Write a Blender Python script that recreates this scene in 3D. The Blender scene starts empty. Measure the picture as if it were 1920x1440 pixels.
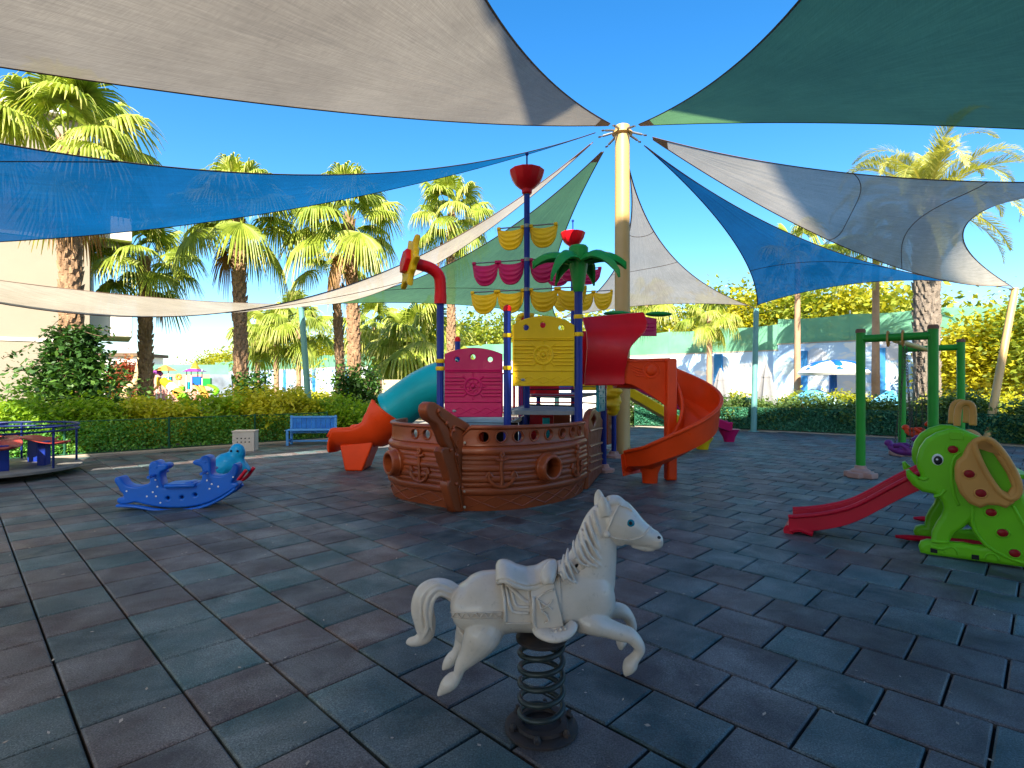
import bpy, bmesh, math, random
import numpy as np
from mathutils import Vector, Matrix, noise
random.seed(7); np.random.seed(7)
scn = bpy.context.scene
col = scn.collection
R = math.radians
# ------------------------------------------------------------------ camera
F, H = 1030.0, 1.55                       # focal length in photo pixels (1920 wide), eye height in metres
cam = bpy.data.objects.new('camera', bpy.data.cameras.new('camera'))
col.objects.link(cam); scn.camera = cam
cam.location = (0, 0, H); cam.rotation_euler = (R(90), 0, 0)
cam.data.sensor_width = 36; cam.data.lens = F / 1920 * 36
cam.data.clip_start = .05; cam.data.clip_end = 2000
# ------------------------------------------------------------------ sky and sun
SUN = Vector((-.14, -.99, math.tan(R(37)))).normalized()      # towards the sun: behind the camera, a little left
world = bpy.data.worlds.new('World'); scn.world = world; world.use_nodes = True
wn = world.node_tree; wn.nodes.clear()
sky = wn.nodes.new('ShaderNodeTexSky'); sky.sky_type = 'NISHITA'; sky.sun_disc = False
sky.sun_elevation = math.asin(SUN.z); sky.sun_rotation = math.atan2(SUN.x, SUN.y)
sky.air_density = 1.0; sky.dust_density = 1.0; sky.ozone_density = 3.0; sky.altitude = 20
bg = wn.nodes.new('ShaderNodeBackground'); bg.inputs[1].default_value = .089
wo = wn.nodes.new('ShaderNodeOutputWorld')
hs_ = wn.nodes.new('ShaderNodeHueSaturation'); hs_.inputs['Saturation'].default_value = 1.36
wn.links.new(sky.outputs[0], hs_.inputs['Color']); wn.links.new(hs_.outputs[0], bg.inputs[0]); wn.links.new(bg.outputs[0], wo.inputs[0])
sl = bpy.data.lights.new('sun', 'SUN'); sl.energy = 4.6; sl.angle = R(.5); sl.color = (1, .91, .78)
so = bpy.data.objects.new('sun', sl); col.objects.link(so); so.location = (0, 0, 30)
so.rotation_euler = SUN.to_track_quat('Z', 'Y').to_euler()
scn.view_settings.view_transform = 'Standard'; scn.view_settings.look = 'None'
scn.view_settings.exposure = 1.84; scn.view_settings.gamma = 1
scn.render.engine = 'CYCLES'
scn.cycles.use_denoising = True; scn.cycles.max_bounces = 8; scn.cycles.transparent_max_bounces = 12
scn.cycles.caustics_reflective = False; scn.cycles.caustics_refractive = False
scn.cycles.sample_clamp_indirect = 6
# ------------------------------------------------------------------ pixels of the photograph to places
def P(x, y, Y): return Vector(((x - 960) / F * Y, Y, H - (y - 720) / F * Y))
def G(x, y, z=0.0):
    Y = F * (H - z) / (y - 720); return Vector(((x - 960) / F * Y, Y, z))
class Plane:                               # a vertical plane through p0 along horizontal d
    def __init__(s, p0, d):
        s.p = Vector((p0[0], p0[1], 0)); s.d = Vector((d[0], d[1], 0)).normalized(); s.n = Vector((s.d.y, -s.d.x, 0))
    def sz(s, x, y):
        k = (x - 960) / F
        t = (k * s.p.y - s.p.x) / (s.d.x - k * s.d.y)
        Y = s.p.y + s.d.y * t
        return (t, H - (y - 720) / F * Y)
    def at(s, t, z, off=0.0): return s.p + s.d * t + Vector((0, 0, z)) + s.n * off     # n points towards the camera
    def mat(s, off=0.0):
        m = Matrix((( s.d.x, 0, s.n.x, s.p.x + s.n.x * off), (s.d.y, 0, s.n.y, s.p.y + s.n.y * off), (0, 1, 0, 0), (0, 0, 0, 1)))
        return m
# ------------------------------------------------------------------ materials
def nt(name):
    m = bpy.data.materials.new(name); m.use_nodes = True
    n = m.node_tree; n.nodes.clear()
    o = n.nodes.new('ShaderNodeOutputMaterial'); return m, n, o
def N(n, t, **kw):
    x = n.nodes.new(t)
    for k, v in kw.items():
        if k.startswith('i_'): x.inputs[int(k[2:])].default_value = v
        else: setattr(x, k, v)
    return x
def ramp(n, src, stops):
    r = n.nodes.new('ShaderNodeValToRGB'); n.links.new(src, r.inputs[0])
    e = r.color_ramp.elements
    while len(e) < len(stops): e.new(.5)
    for el, (p, c) in zip(e, stops): el.position = p; el.color = tuple(c) + ((1,) if len(c) == 3 else ())
    return r
def mixc(n, fac, a, b, blend='MIX'):
    m = n.nodes.new('ShaderNodeMix'); m.data_type = 'RGBA'; m.blend_type = blend
    for s, v in ((0, fac), (6, a), (7, b)):
        if isinstance(v, bpy.types.NodeSocket): n.links.new(v, m.inputs[s])
        else: m.inputs[s].default_value = v if s == 0 else (tuple(v) + (1,))[:4]
    return m.outputs[2]
def noise_n(n, scale, detail=3, rough=.55, coord='Object', dist=0):
    tc = n.nodes.new('ShaderNodeTexCoord'); t = n.nodes.new('ShaderNodeTexNoise')
    t.inputs['Scale'].default_value = scale; t.inputs['Detail'].default_value = detail
    t.inputs['Roughness'].default_value = rough; t.inputs['Distortion'].default_value = dist
    n.links.new(tc.outputs[coord], t.inputs['Vector']); return t.outputs['Fac']
def bump(n, h, strength, dist=.01):
    b = n.nodes.new('ShaderNodeBump'); b.inputs['Strength'].default_value = strength; b.inputs['Distance'].default_value = dist
    n.links.new(h, b.inputs['Height']); return b.outputs[0]
def plastic(name, c, rough=.38, wear=.25, spec=.22, bmp=.12):
    m, n, o = nt(name); b = N(n, 'ShaderNodeBsdfPrincipled')
    c2 = tuple(min(1, x * .85 + .02) for x in c); c3 = tuple(x * .8 for x in c)
    f1 = ramp(n, noise_n(n, 2.3, 4), [(.35, (0, 0, 0)), (.75, (1, 1, 1))]).outputs[0]
    f2 = ramp(n, noise_n(n, 26, 5, .7), [(.55, (0, 0, 0)), (.8, (1, 1, 1))]).outputs[0]
    a = mixc(n, f1, c, c3); mx = n.nodes.new('ShaderNodeMath'); mx.operation = 'MULTIPLY'; mx.inputs[1].default_value = wear
    n.links.new(f2, mx.inputs[0]); a = mixc(n, mx.outputs[0], a, c2)
    tc = n.nodes.new('ShaderNodeTexCoord'); mp = n.nodes.new('ShaderNodeMapping'); mp.inputs['Rotation'].default_value = (.5, .8, .3); mp.inputs['Scale'].default_value = (3, 42, 42); n.links.new(tc.outputs['Object'], mp.inputs[0])
    sn = N(n, 'ShaderNodeTexNoise'); sn.inputs['Scale'].default_value = 2.2; sn.inputs['Detail'].default_value = 6; sn.inputs['Roughness'].default_value = .75; n.links.new(mp.outputs[0], sn.inputs[0])
    sf = ramp(n, sn.outputs['Fac'], [(.66, (0, 0, 0)), (.76, (.2, .2, .2))]).outputs[0]
    a = mixc(n, sf, a, tuple(min(1, x * .8 + .16) for x in c))
    n.links.new(a, b.inputs['Base Color'])
    rr = ramp(n, noise_n(n, 9, 4), [(.3, (rough * .8,) * 3), (.7, (min(1, rough * 1.35),) * 3)])
    n.links.new(rr.outputs[0], b.inputs['Roughness'])
    b.inputs['Specular IOR Level'].default_value = spec
    n.links.new(bump(n, noise_n(n, 14, 3), bmp, .006), b.inputs['Normal'])
    n.links.new(b.outputs[0], o.inputs[0]); return m
def rough_mat(name, c, c2, scale=6, rough=.85, bs=.5, bscale=40, bd=.01, coord='Object', spec=.3):
    m, n, o = nt(name); b = N(n, 'ShaderNodeBsdfPrincipled')
    f = ramp(n, noise_n(n, scale, 6, .6, coord), [(.3, (0, 0, 0)), (.7, (1, 1, 1))]).outputs[0]
    n.links.new(mixc(n, f, c, c2), b.inputs['Base Color']); b.inputs['Roughness'].default_value = rough
    b.inputs['Specular IOR Level'].default_value = spec
    n.links.new(bump(n, noise_n(n, bscale, 4, .6, coord), bs, bd), b.inputs['Normal'])
    n.links.new(b.outputs[0], o.inputs[0]); return m
def metal(name, c, rough=.4, metallic=.8):
    m, n, o = nt(name); b = N(n, 'ShaderNodeBsdfPrincipled')
    f = ramp(n, noise_n(n, 18, 5), [(.4, (0, 0, 0)), (.75, (1, 1, 1))]).outputs[0]
    n.links.new(mixc(n, f, c, tuple(x * .6 + .02 for x in c)), b.inputs['Base Color'])
    b.inputs['Roughness'].default_value = rough; b.inputs['Metallic'].default_value = metallic
    n.links.new(b.outputs[0], o.inputs[0]); return m
def leaf_mat(name, c1, c2, c3=None, trans=.45, rough=.5):
    m, n, o = nt(name)
    at = N(n, 'ShaderNodeAttribute', attribute_name='rnd')
    oi = n.nodes.new('ShaderNodeObjectInfo')
    ad = N(n, 'ShaderNodeMath', operation='MULTIPLY_ADD', i_1=.35); n.links.new(oi.outputs['Random'], ad.inputs[0]); n.links.new(at.outputs['Fac'], ad.inputs[2])
    cr = ramp(n, ad.outputs[0], [(.1, c1), (.75, c2), (1, c3 or c2)]).outputs[0]
    b = N(n, 'ShaderNodeBsdfPrincipled'); b.inputs['Roughness'].default_value = rough; b.inputs['Specular IOR Level'].default_value = .35
    n.links.new(cr, b.inputs['Base Color'])
    t = n.nodes.new('ShaderNodeBsdfTranslucent'); tc = mixc(n, 1.0, cr, (1.35, 1.3, .55), 'MULTIPLY'); n.links.new(tc, t.inputs[0])
    mx = N(n, 'ShaderNodeMixShader', i_0=trans); n.links.new(b.outputs[0], mx.inputs[1]); n.links.new(t.outputs[0], mx.inputs[2])
    n.links.new(mx.outputs[0], o.inputs[0]); return m
def fabric(name, c, trans, see, streak=.3):
    """knitted shade cloth: diffuse, lets light glow through, tiny holes let a little straight through"""
    m, n, o = nt(name)
    tc = n.nodes.new('ShaderNodeTexCoord'); tx = []
    for sc in ((1.1, 55, 1), (50, 1.6, 1), (.5, 9, 1)):
        mp = n.nodes.new('ShaderNodeMapping'); mp.inputs['Scale'].default_value = sc; n.links.new(tc.outputs['UV'], mp.inputs[0])
        t1 = N(n, 'ShaderNodeTexNoise'); t1.inputs['Scale'].default_value = 3; t1.inputs['Detail'].default_value = 5; t1.inputs['Roughness'].default_value = .65; n.links.new(mp.outputs[0], t1.inputs[0]); tx.append(t1.outputs['Fac'])
    t2 = noise_n(n, .8, 5, .62)
    f = ramp(n, tx[0], [(.32, (0, 0, 0)), (.68, (1, 1, 1))]).outputs[0]; fb = ramp(n, tx[1], [(.32, (0, 0, 0)), (.68, (1, 1, 1))]).outputs[0]; fc = ramp(n, tx[2], [(.35, (0, 0, 0)), (.65, (1, 1, 1))]).outputs[0]
    f2 = ramp(n, t2, [(.35, (0, 0, 0)), (.72, (1, 1, 1))]).outputs[0]
    dk = tuple(x * (1 - streak) for x in c)
    cc = mixc(n, f, c, dk); cc = mixc(n, 1.0, cc, mixc(n, fb, (1, 1, 1), (1 - streak * .8,) * 3), 'MULTIPLY'); cc = mixc(n, 1.0, cc, mixc(n, fc, (1.06, 1.06, 1.06), (.84, .84, .84)), 'MULTIPLY')
    cc = mixc(n, 1.0, cc, mixc(n, f2, (1.05, 1.05, 1.05), (.80, .79, .77)), 'MULTIPLY')
    d = n.nodes.new('ShaderNodeBsdfDiffuse'); n.links.new(cc, d.inputs[0])
    tr = n.nodes.new('ShaderNodeBsdfTranslucent'); n.links.new(cc, tr.inputs[0])
    mx = N(n, 'ShaderNodeMixShader', i_0=trans); n.links.new(d.outputs[0], mx.inputs[1]); n.links.new(tr.outputs[0], mx.inputs[2])
    tp = n.nodes.new('ShaderNodeBsdfTransparent')
    m2 = N(n, 'ShaderNodeMixShader', i_0=see); n.links.new(mx.outputs[0], m2.inputs[1]); n.links.new(tp.outputs[0], m2.inputs[2])
    n.links.new(bump(n, tx[0], .5, .006), d.inputs['Normal'])
    n.links.new(m2.outputs[0], o.inputs[0]); return m
M = {}
# ------------------------------------------------------------------ objects
def wl(o):
    v = Vector((0, 0, 0))
    while o: v += o.location; o = o.parent
    return v
def tag(o, label=None, cat=None, group=None, kind=None):
    if label: o['label'] = label
    if cat: o['category'] = cat
    if group: o['group'] = group
    if kind: o['kind'] = kind
    return o
def thing(name, loc, label, cat, group=None):
    o = bpy.data.objects.new(name, None); o.empty_display_size = .2; col.objects.link(o); o.location = loc
    return tag(o, label, cat, group)
def link_mesh(name, me, mat, parent=None, loc=None):
    o = bpy.data.objects.new(name, me); col.objects.link(o)
    if mat is not None and not me.materials: me.materials.append(mat)
    if parent: o.parent = parent
    if loc is not None: o.location = loc
    return o
def smooth_mesh(me, ang=40):
    me.polygons.foreach_set('use_smooth', [True] * len(me.polygons))
    if ang < 180:
        try: me.set_sharp_from_angle(angle=R(ang))
        except Exception: pass
class MB:
    def __init__(s): s.v = []; s.f = []
    def add(s, vs, fs):
        k = len(s.v); s.v += [tuple(v) for v in vs]; s.f += [tuple(i + k for i in f) for f in fs]; return s
    def box(s, c, size, rz=0, axes=None):
        c = Vector(c); hx, hy, hz = size[0] / 2, size[1] / 2, size[2] / 2
        if axes: ax, ay, az = [Vector(a) for a in axes]
        else: ax, ay, az = Vector((math.cos(rz), math.sin(rz), 0)), Vector((-math.sin(rz), math.cos(rz), 0)), Vector((0, 0, 1))
        vs = [c + ax * hx * i + ay * hy * j + az * hz * k for k in (-1, 1) for j in (-1, 1) for i in (-1, 1)]
        return s.add(vs, [(0, 2, 3, 1), (4, 5, 7, 6), (0, 1, 5, 4), (2, 6, 7, 3), (0, 4, 6, 2), (1, 3, 7, 5)])
    def loft(s, path, rad, seg=12, up=None, cap=True, flat=None, closed=False):
        """sweep an ellipse along path; rad: list of r or (r_side, r_up)"""
        path = [Vector(p) for p in path]; n = len(path)
        if not isinstance(rad, (list, tuple)) or (len(rad) == 2 and n != 2 and not isinstance(rad[0], (list, tuple))): rad = [rad] * n
        rad = [r if isinstance(r, (list, tuple)) else (r, r) for r in rad]
        prev = None; rings = []
        for i in range(n):
            a = path[(i - 1) % n if closed else max(i - 1, 0)]; b = path[(i + 1) % n if closed else min(i + 1, n - 1)]
            t = (b - a).normalized()
            if up is not None: side = t.cross(Vector(up))
            elif prev is None: side = t.cross(Vector((0, 0, 1))) if abs(t.z) < .95 else t.cross(Vector((0, 1, 0)))
            else: side = prev - t * prev.dot(t)
            if side.length < 1e-6: side = t.cross(Vector((1, 0, 0)))
            side.normalize(); prev = side; u = side.cross(t)
            rings.append([path[i] + side * rad[i][0] * math.cos(2 * math.pi * j / seg) + u * rad[i][1] * math.sin(2 * math.pi * j / seg) for j in range(seg)])
        vs = [v for r in rings for v in r]; fs = []
        for i in range(n if closed else n - 1):
            i2 = (i + 1) % n
            for j in range(seg): fs.append((i * seg + j, i * seg + (j + 1) % seg, i2 * seg + (j + 1) % seg, i2 * seg + j))
        if cap and not closed: fs.append(tuple(range(seg - 1, -1, -1))); fs.append(tuple((n - 1) * seg + j for j in range(seg)))
        return s.add(vs, fs)
    def cyl(s, a, b, r, r2=None, seg=14): return s.loft([a, b], [r, r if r2 is None else r2], seg)
    def blob(s, c, r, seg=14, rings=8, axes=None):
        c = Vector(c); r = r if isinstance(r, (list, tuple)) else (r, r, r)
        ax = [Vector(a) for a in axes] if axes else [Vector((1, 0, 0)), Vector((0, 1, 0)), Vector((0, 0, 1))]
        vs = [c - ax[2] * r[2]]
        for i in range(1, rings):
            ph = -math.pi / 2 + math.pi * i / rings
            for j in range(seg):
                th = 2 * math.pi * j / seg
                vs.append(c + ax[0] * r[0] * math.cos(ph) * math.cos(th) + ax[1] * r[1] * math.cos(ph) * math.sin(th) + ax[2] * r[2] * math.sin(ph))
        vs.append(c + ax[2] * r[2]); fs = []
        for j in range(seg):
            fs.append((0, 1 + (j + 1) % seg, 1 + j)); k = 1 + (rings - 2) * seg
            fs.append((k + j, k + (j + 1) % seg, len(vs) - 1))
            for i in range(rings - 2): fs.append((1 + i * seg + j, 1 + i * seg + (j + 1) % seg, 1 + (i + 1) * seg + (j + 1) % seg, 1 + (i + 1) * seg + j))
        return s.add(vs, fs)
    def lathe(s, base, prof, seg=20, axis=(0, 0, 1)):
        """prof: (radius, height) along axis"""
        a = Vector(axis).normalized(); e = a.orthogonal().normalized(); g = a.cross(e); base = Vector(base)
        vs = [base + a * z + (e * math.cos(2 * math.pi * j / seg) + g * math.sin(2 * math.pi * j / seg)) * r for r, z in prof for j in range(seg)]
        fs = [(i * seg + j, i * seg + (j + 1) % seg, (i + 1) * seg + (j + 1) % seg, (i + 1) * seg + j) for i in range(len(prof) - 1) for j in range(seg)]
        if prof[0][0] > 1e-4: fs.append(tuple(range(seg - 1, -1, -1)))
        if prof[-1][0] > 1e-4: fs.append(tuple((len(prof) - 1) * seg + j for j in range(seg)))
        return s.add(vs, fs)
    def sheet(s, rows, thick=0.0):
        """grid of points, optionally a solid of the given thickness"""
        nr, nc = len(rows), len(rows[0]); vs = [Vector(p) for r in rows for p in r]
        fs = [(i * nc + j, i * nc + j + 1, (i + 1) * nc + j + 1, (i + 1) * nc + j) for i in range(nr - 1) for j in range(nc - 1)]
        if thick:
            nm = [Vector((0, 0, 0)) for _ in vs]
            for f in fs:
                q = (vs[f[2]] - vs[f[0]]).cross(vs[f[3]] - vs[f[1]])
                if q.length > 0:
                    q.normalize()
                    for i in f: nm[i] += q
            k = len(vs); vs = vs + [v + m.normalized() * thick if m.length > 0 else v for v, m in zip(vs, nm)]
            fs2 = [tuple(reversed(f)) for f in fs]; fs3 = [tuple(i + k for i in f) for f in fs]
            bd = [i for i in range(nc)] + [r * nc + nc - 1 for r in range(1, nr)] + [(nr - 1) * nc + c for c in range(nc - 2, -1, -1)] + [r * nc for r in range(nr - 2, 0, -1)]
            fs = fs2 + fs3 + [(bd[i], bd[(i + 1) % len(bd)], bd[(i + 1) % len(bd)] + k, bd[i] + k) for i in range(len(bd))]
        return s.add(vs, fs)
    def join(s, o): return s.add(o.v, o.f)
    def mesh(s, name, off=Vector((0, 0, 0)), ang=40, fix=True):
        me = bpy.data.meshes.new(name); me.from_pydata([(v[0] - off[0], v[1] - off[1], v[2] - off[2]) for v in s.v], [], s.f)
        if fix:
            bm = bmesh.new(); bm.from_mesh(me); bmesh.ops.recalc_face_normals(bm, faces=bm.faces); bm.to_mesh(me); bm.free()
        smooth_mesh(me, ang); return me
    def build(s, name, mat, parent=None, ang=40, bevel=0, loc=None):
        off = wl(parent) if parent else (Vector(loc) if loc is not None else Vector((0, 0, 0)))
        o = link_mesh(name, s.mesh(name, off, ang), mat, parent, loc if (loc is not None and not parent) else None)
        if bevel:
            b = o.modifiers.new('bevel', 'BEVEL'); b.width = bevel; b.segments = 2; b.limit_method = 'ANGLE'; b.angle_limit = R(35)
        return o
def bake(o):
    """apply an object's modifiers"""
    dg = bpy.context.evaluated_depsgraph_get(); dg.update()
    me = bpy.data.meshes.new_from_object(o.evaluated_get(dg)); o.modifiers.clear(); old = o.data; o.data = me
    if old.users == 0: bpy.data.meshes.remove(old)
    return o
def spline(pts, k=6, closed=False):
    """Catmull-Rom through pts"""
    pts = [Vector(p) for p in pts]; n = len(pts); out = []
    for i in range(n if closed else n - 1):
        g = (lambda j: pts[j % n]) if closed else (lambda j: pts[min(max(j, 0), n - 1)])
        p0, p1, p2, p3 = g(i - 1), g(i), g(i + 1), g(i + 2)
        for s in range(k):
            t = s / k
            out.append(.5 * ((2 * p1) + (p2 - p0) * t + (2 * p0 - 5 * p1 + 4 * p2 - p3) * t * t + (3 * p1 - p0 - 3 * p2 + p3) * t ** 3))
    if not closed: out.append(pts[-1])
    return out
def slab(outlines, thick, bevel, m4, smooth=0):
    """flat board of any outline with holes and rounded edges; outlines in (s, z), m4 places it; returns a mesh in world space"""
    cu = bpy.data.curves.new('c', 'CURVE'); cu.dimensions = '2D'; cu.fill_mode = 'BOTH'
    cu.extrude = max(thick / 2 - bevel, .0005); cu.bevel_depth = bevel; cu.bevel_resolution = 2; cu.offset = -bevel
    for o in outlines:
        pts = [Vector((p[0], p[1], 0)) for p in o]
        if smooth: pts = spline(pts, smooth, True)
        sp = cu.splines.new('POLY'); sp.points.add(len(pts) - 1); sp.use_cyclic_u = True
        for q, p in zip(sp.points, pts): q.co = (p.x, p.y, 0, 1)
    t = bpy.data.objects.new('t', cu); col.objects.link(t)
    dg = bpy.context.evaluated_depsgraph_get(); dg.update()
    me = bpy.data.meshes.new_from_object(t.evaluated_get(dg)); bpy.data.objects.remove(t); bpy.data.curves.remove(cu)
    me.transform(m4); smooth_mesh(me, 50); return me
def slab_obj(name, outlines, thick, bevel, plane, mat, parent=None, off=0, smooth=0, loc=None):
    m4 = plane.mat(off) if isinstance(plane, Plane) else plane
    me = slab(outlines, thick, bevel, m4, smooth)
    o = (wl(parent) if parent else Vector(loc or (0, 0, 0)))
    me.transform(Matrix.Translation(-o)); me.materials.clear(); me.materials.append(mat)
    return link_mesh(name, me, mat, parent, None if parent else loc)
def circ(cx, cz, r, k=20, ry=None): return [(cx + r * math.cos(2 * math.pi * i / k), cz + (ry or r) * math.sin(2 * math.pi * i / k)) for i in range(k)]
def quads(name, V, rnd, mat, parent=None, loc=None, tri=False):
    """many loose faces at once: V (n, k, 3)"""
    n, k = V.shape[:2]; me = bpy.data.meshes.new(name)
    off = np.array(wl(parent) if parent else (loc if loc is not None else (0, 0, 0)))
    co = (V.reshape(-1, 3) - off).astype(np.float32)
    me.vertices.add(n * k); me.vertices.foreach_set('co', co.ravel())
    me.loops.add(n * k); me.loops.foreach_set('vertex_index', np.arange(n * k, dtype=np.int32))
    me.polygons.add(n); me.polygons.foreach_set('loop_start', np.arange(0, n * k, k, dtype=np.int32))
    me.update(calc_edges=True)
    a = me.attributes.new('rnd', 'FLOAT', 'POINT'); a.data.foreach_set('value', np.repeat(rnd, k).astype(np.float32))
    return link_mesh(name, me, mat, parent, None if parent else loc)
def leaves(C, size, flat=.6, aspect=1.7, jit=.35):
    """leaf-shaped quads round the points C"""
    n = len(C); C = np.asarray(C)
    nrm = np.random.randn(n, 3); nrm[:, 2] = np.abs(nrm[:, 2]) + flat; nrm /= np.linalg.norm(nrm, axis=1)[:, None]
    a = np.random.randn(n, 3); a -= nrm * (a * nrm).sum(1)[:, None]; a /= np.linalg.norm(a, axis=1)[:, None]
    b = np.cross(nrm, a); s = size * (1 + jit * np.random.randn(n).clip(-1.5, 1.5))[:, None]
    a = a * s * aspect * .5; b = b * s * .5
    return np.stack([C - a, C - b * .9 + a * .1, C + a, C + b * .9 + a * .1], 1)
# ================================================================== the setting
M['soil'] = rough_mat('soil', (.16, .12, .08), (.10, .11, .05), .8, .95, .6, 12, .04)
M['sub'] = rough_mat('sub', (.012, .012, .014), (.02, .02, .02), 3, .95)
M['kerb'] = rough_mat('kerb', (.42, .36, .28), (.30, .26, .20), 2, .9, .3, 30, .01)
M['paving'] = rough_mat('paving', (.42, .37, .31), (.33, .29, .25), 1.2, .9, .2, 20, .01)
g = MB().sheet([[(-900, -300, -.05), (900, -300, -.05)], [(-900, 1200, -.05), (900, 1200, -.05)]]).build('ground', M['soil'])
tag(g, 'flat earth around the playground', None, None, 'structure')
FD = Vector((2.85, 2.5, 0)).normalized(); F0 = Vector((-9.45, 11.6, 0)); FN = Vector((FD.y, -FD.x, 0))     # left fence line
FL = 1.895
FR = [Vector(p) for p in ((4.5, 20.1, 0), (6.05, 19.4, 0), (7.65, 18.5, 0), (9.2, 17.55, 0), (10.65, 16.4, 0), (11.9, 15.05, 0), (12.9, 13.5, 0), (13.7, 11.8, 0), (14.3, 10, 0))]
poly = [F0 + FD * (-3 * FL) + FN * .22, F0 + FD * (1.5 * 2 * FL * .5 + 1.5 * FL * 0) + FN * .22]
poly = [F0 + FD * (-3 * FL) + FN * .22, F0 + FD * (1.52 * 2 * FL) + FN * .22, Vector((-3.6, 17.2, 0)), Vector((1, 20.2, 0))] + [p + Vector((-.15, -.15, 0)) for p in FR] + [Vector((14.5, 4, 0)), Vector((12, -3.2, 0)), Vector((-12, -3.2, 0))]
def inside(x, y, pl):
    c = False; j = len(pl) - 1
    for i in range(len(pl)):
        a, b = pl[i], pl[j]
        if (a.y > y) != (b.y > y) and x < (b.x - a.x) * (y - a.y) / (b.y - a.y) + a.x: c = not c
        j = i
    return c
base = MB(); base.add([(p.x, p.y, -.035) for p in poly], [tuple(range(len(poly)))])
floor = base.build('playground_floor', M['sub']); tag(floor, 'dark rubber tiled playground floor', None, None, 'structure')
# rubber tiles
m, n, o = nt('rubber'); b = N(n, 'ShaderNodeBsdfPrincipled')
at = N(n, 'ShaderNodeAttribute', attribute_name='rnd')
c0 = ramp(n, at.outputs['Fac'], [(0, (.017, .046, .050)), (.25, (.036, .086, .090)), (.5, (.066, .132, .134)), (.52, (.132, .086, .074)), (.8, (.074, .056, .056)), (1, (.046, .038, .042))]).outputs[0]
bl = ramp(n, noise_n(n, 2.6, 5, .62, 'Object', .6), [(.36, (0, 0, 0)), (.72, (1, 1, 1))]).outputs[0]
dk = ramp(n, noise_n(n, 1.1, 4, .6), [(.34, (.5, .5, .5)), (.62, (1.1, 1.1, 1.1))]).outputs[0]
c1 = mixc(n, bl, c0, mixc(n, .55, c0, (.28, .29, .28)))
c2 = mixc(n, 1.0, c1, dk, 'MULTIPLY')
sp = ramp(n, noise_n(n, 120, 4, .85), [(.34, (.25, .25, .25)), (.52, (1.0, 1.0, 1.0)), (.70, (2.3, 2.3, 2.3))]).outputs[0]
c3 = mixc(n, 1.0, c2, sp, 'MULTIPLY'); n.links.new(c3, b.inputs['Base Color'])
rr = ramp(n, noise_n(n, 3.1, 4), [(.3, (.46, .46, .46)), (.7, (.70, .70, .70))]); n.links.new(rr.outputs[0], b.inputs['Roughness'])
b.inputs['Specular IOR Level'].default_value = .6
n.links.new(bump(n, noise_n(n, 240, 3, .7), .3, .003), b.inputs['Normal']); n.links.new(b.outputs[0], o.inputs[0]); M['rubber'] = m
TS = .42; TA = R(45.6)
U = Vector((math.cos(TA), math.sin(TA), 0)); W = Vector((-math.sin(TA), math.cos(TA), 0))      # rows run along W
TO = G(1301, 1237)
def tile_geo(mb, c, rz, h, tilt=(0, 0), s=TS - .013):
    a = s / 2; i = .009
    ca, sa = math.cos(rz), math.sin(rz)
    vs = []
    for q, z in ((a, -.03), (a, -i * .8), (a - i, 0)):
        for sx, sy in ((-1, -1), (1, -1), (1, 1), (-1, 1)):
            x, y = sx * q, sy * q
            vs.append((c[0] + ca * x - sa * y, c[1] + sa * x + ca * y, c[2] + h + z + tilt[0] * x + tilt[1] * y))
    fs = [(8, 9, 10, 11)] + [(k + j, k + (j + 1) % 4, k + 4 + (j + 1) % 4, k + 4 + j) for k in (0, 4) for j in range(4)]
    mb.add(vs, fs)
tiles = []
rng = random.Random(3)
for r in range(-60, 70):
    shift = (.5 if r % 2 else 0) if r > -4 else (.06 * math.sin(r * 2.1))
    shift += rng.uniform(-.03, .03)
    for k in range(-60, 70):
        p = TO + U * ((r + .5) * TS) + W * ((k + .5 + shift) * TS)
        if not inside(p.x, p.y, poly): continue
        alt = (k + (r // 2 if r > -4 else 0)) % 2 == 0
        if rng.random() < .2: alt = not alt
        v = rng.uniform(0, .5) if alt else rng.uniform(.52, 1)
        tiles.append((p, v))
def screen(p):
    if p.y < .8: return 0
    x = 960 + F * p.x / p.y; y = 720 + F * H / p.y
    if -150 < x < 2070 and y < 1560: return 1 / p.y ** 3
    return 0
tiles.sort(key=lambda t: -screen(t[0]))
VAR = []
for i in range(20):
    mb = MB(); tile_geo(mb, (0, 0, 0), TA, 0, (rng.uniform(-.004, .004), rng.uniform(-.004, .004)))
    me = mb.mesh('tile', ang=30); a = me.attributes.new('rnd', 'FLOAT', 'POINT'); v = (i + .5) / 20
    a.data.foreach_set('value', [v] * len(me.vertices)); me.materials.append(M['rubber']); VAR.append(me)
fld, fr = MB(), []
# texture space: individual tiles sample object space, so bring them to world space through their own copies of the mesh
for i, (p, v) in enumerate(tiles):
    if i < 300:
        mb = MB(); tile_geo(mb, p, TA, rng.uniform(-.002, .002), (rng.uniform(-.005, .005), rng.uniform(-.005, .005)))
        me = bpy.data.meshes.new('tile'); me.from_pydata(mb.v, [], mb.f)
        a = me.attributes.new('rnd', 'FLOAT', 'POINT'); a.data.foreach_set('value', [v] * len(me.vertices))
        me.materials.append(M['rubber']); link_mesh('tile', me, None, floor)
    else:
        tile_geo(fld, p, TA, rng.uniform(-.003, .003), (rng.uniform(-.006, .006), rng.uniform(-.006, .006))); fr += [v] * 12
me = bpy.data.meshes.new('tile_field'); me.from_pydata(fld.v, [], fld.f)
a = me.attributes.new('rnd', 'FLOAT', 'POINT'); a.data.foreach_set('value', fr); me.materials.append(M['rubber'])
tf = link_mesh('tile_field', me, None, floor); tf['kind'] = 'stuff'
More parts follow.
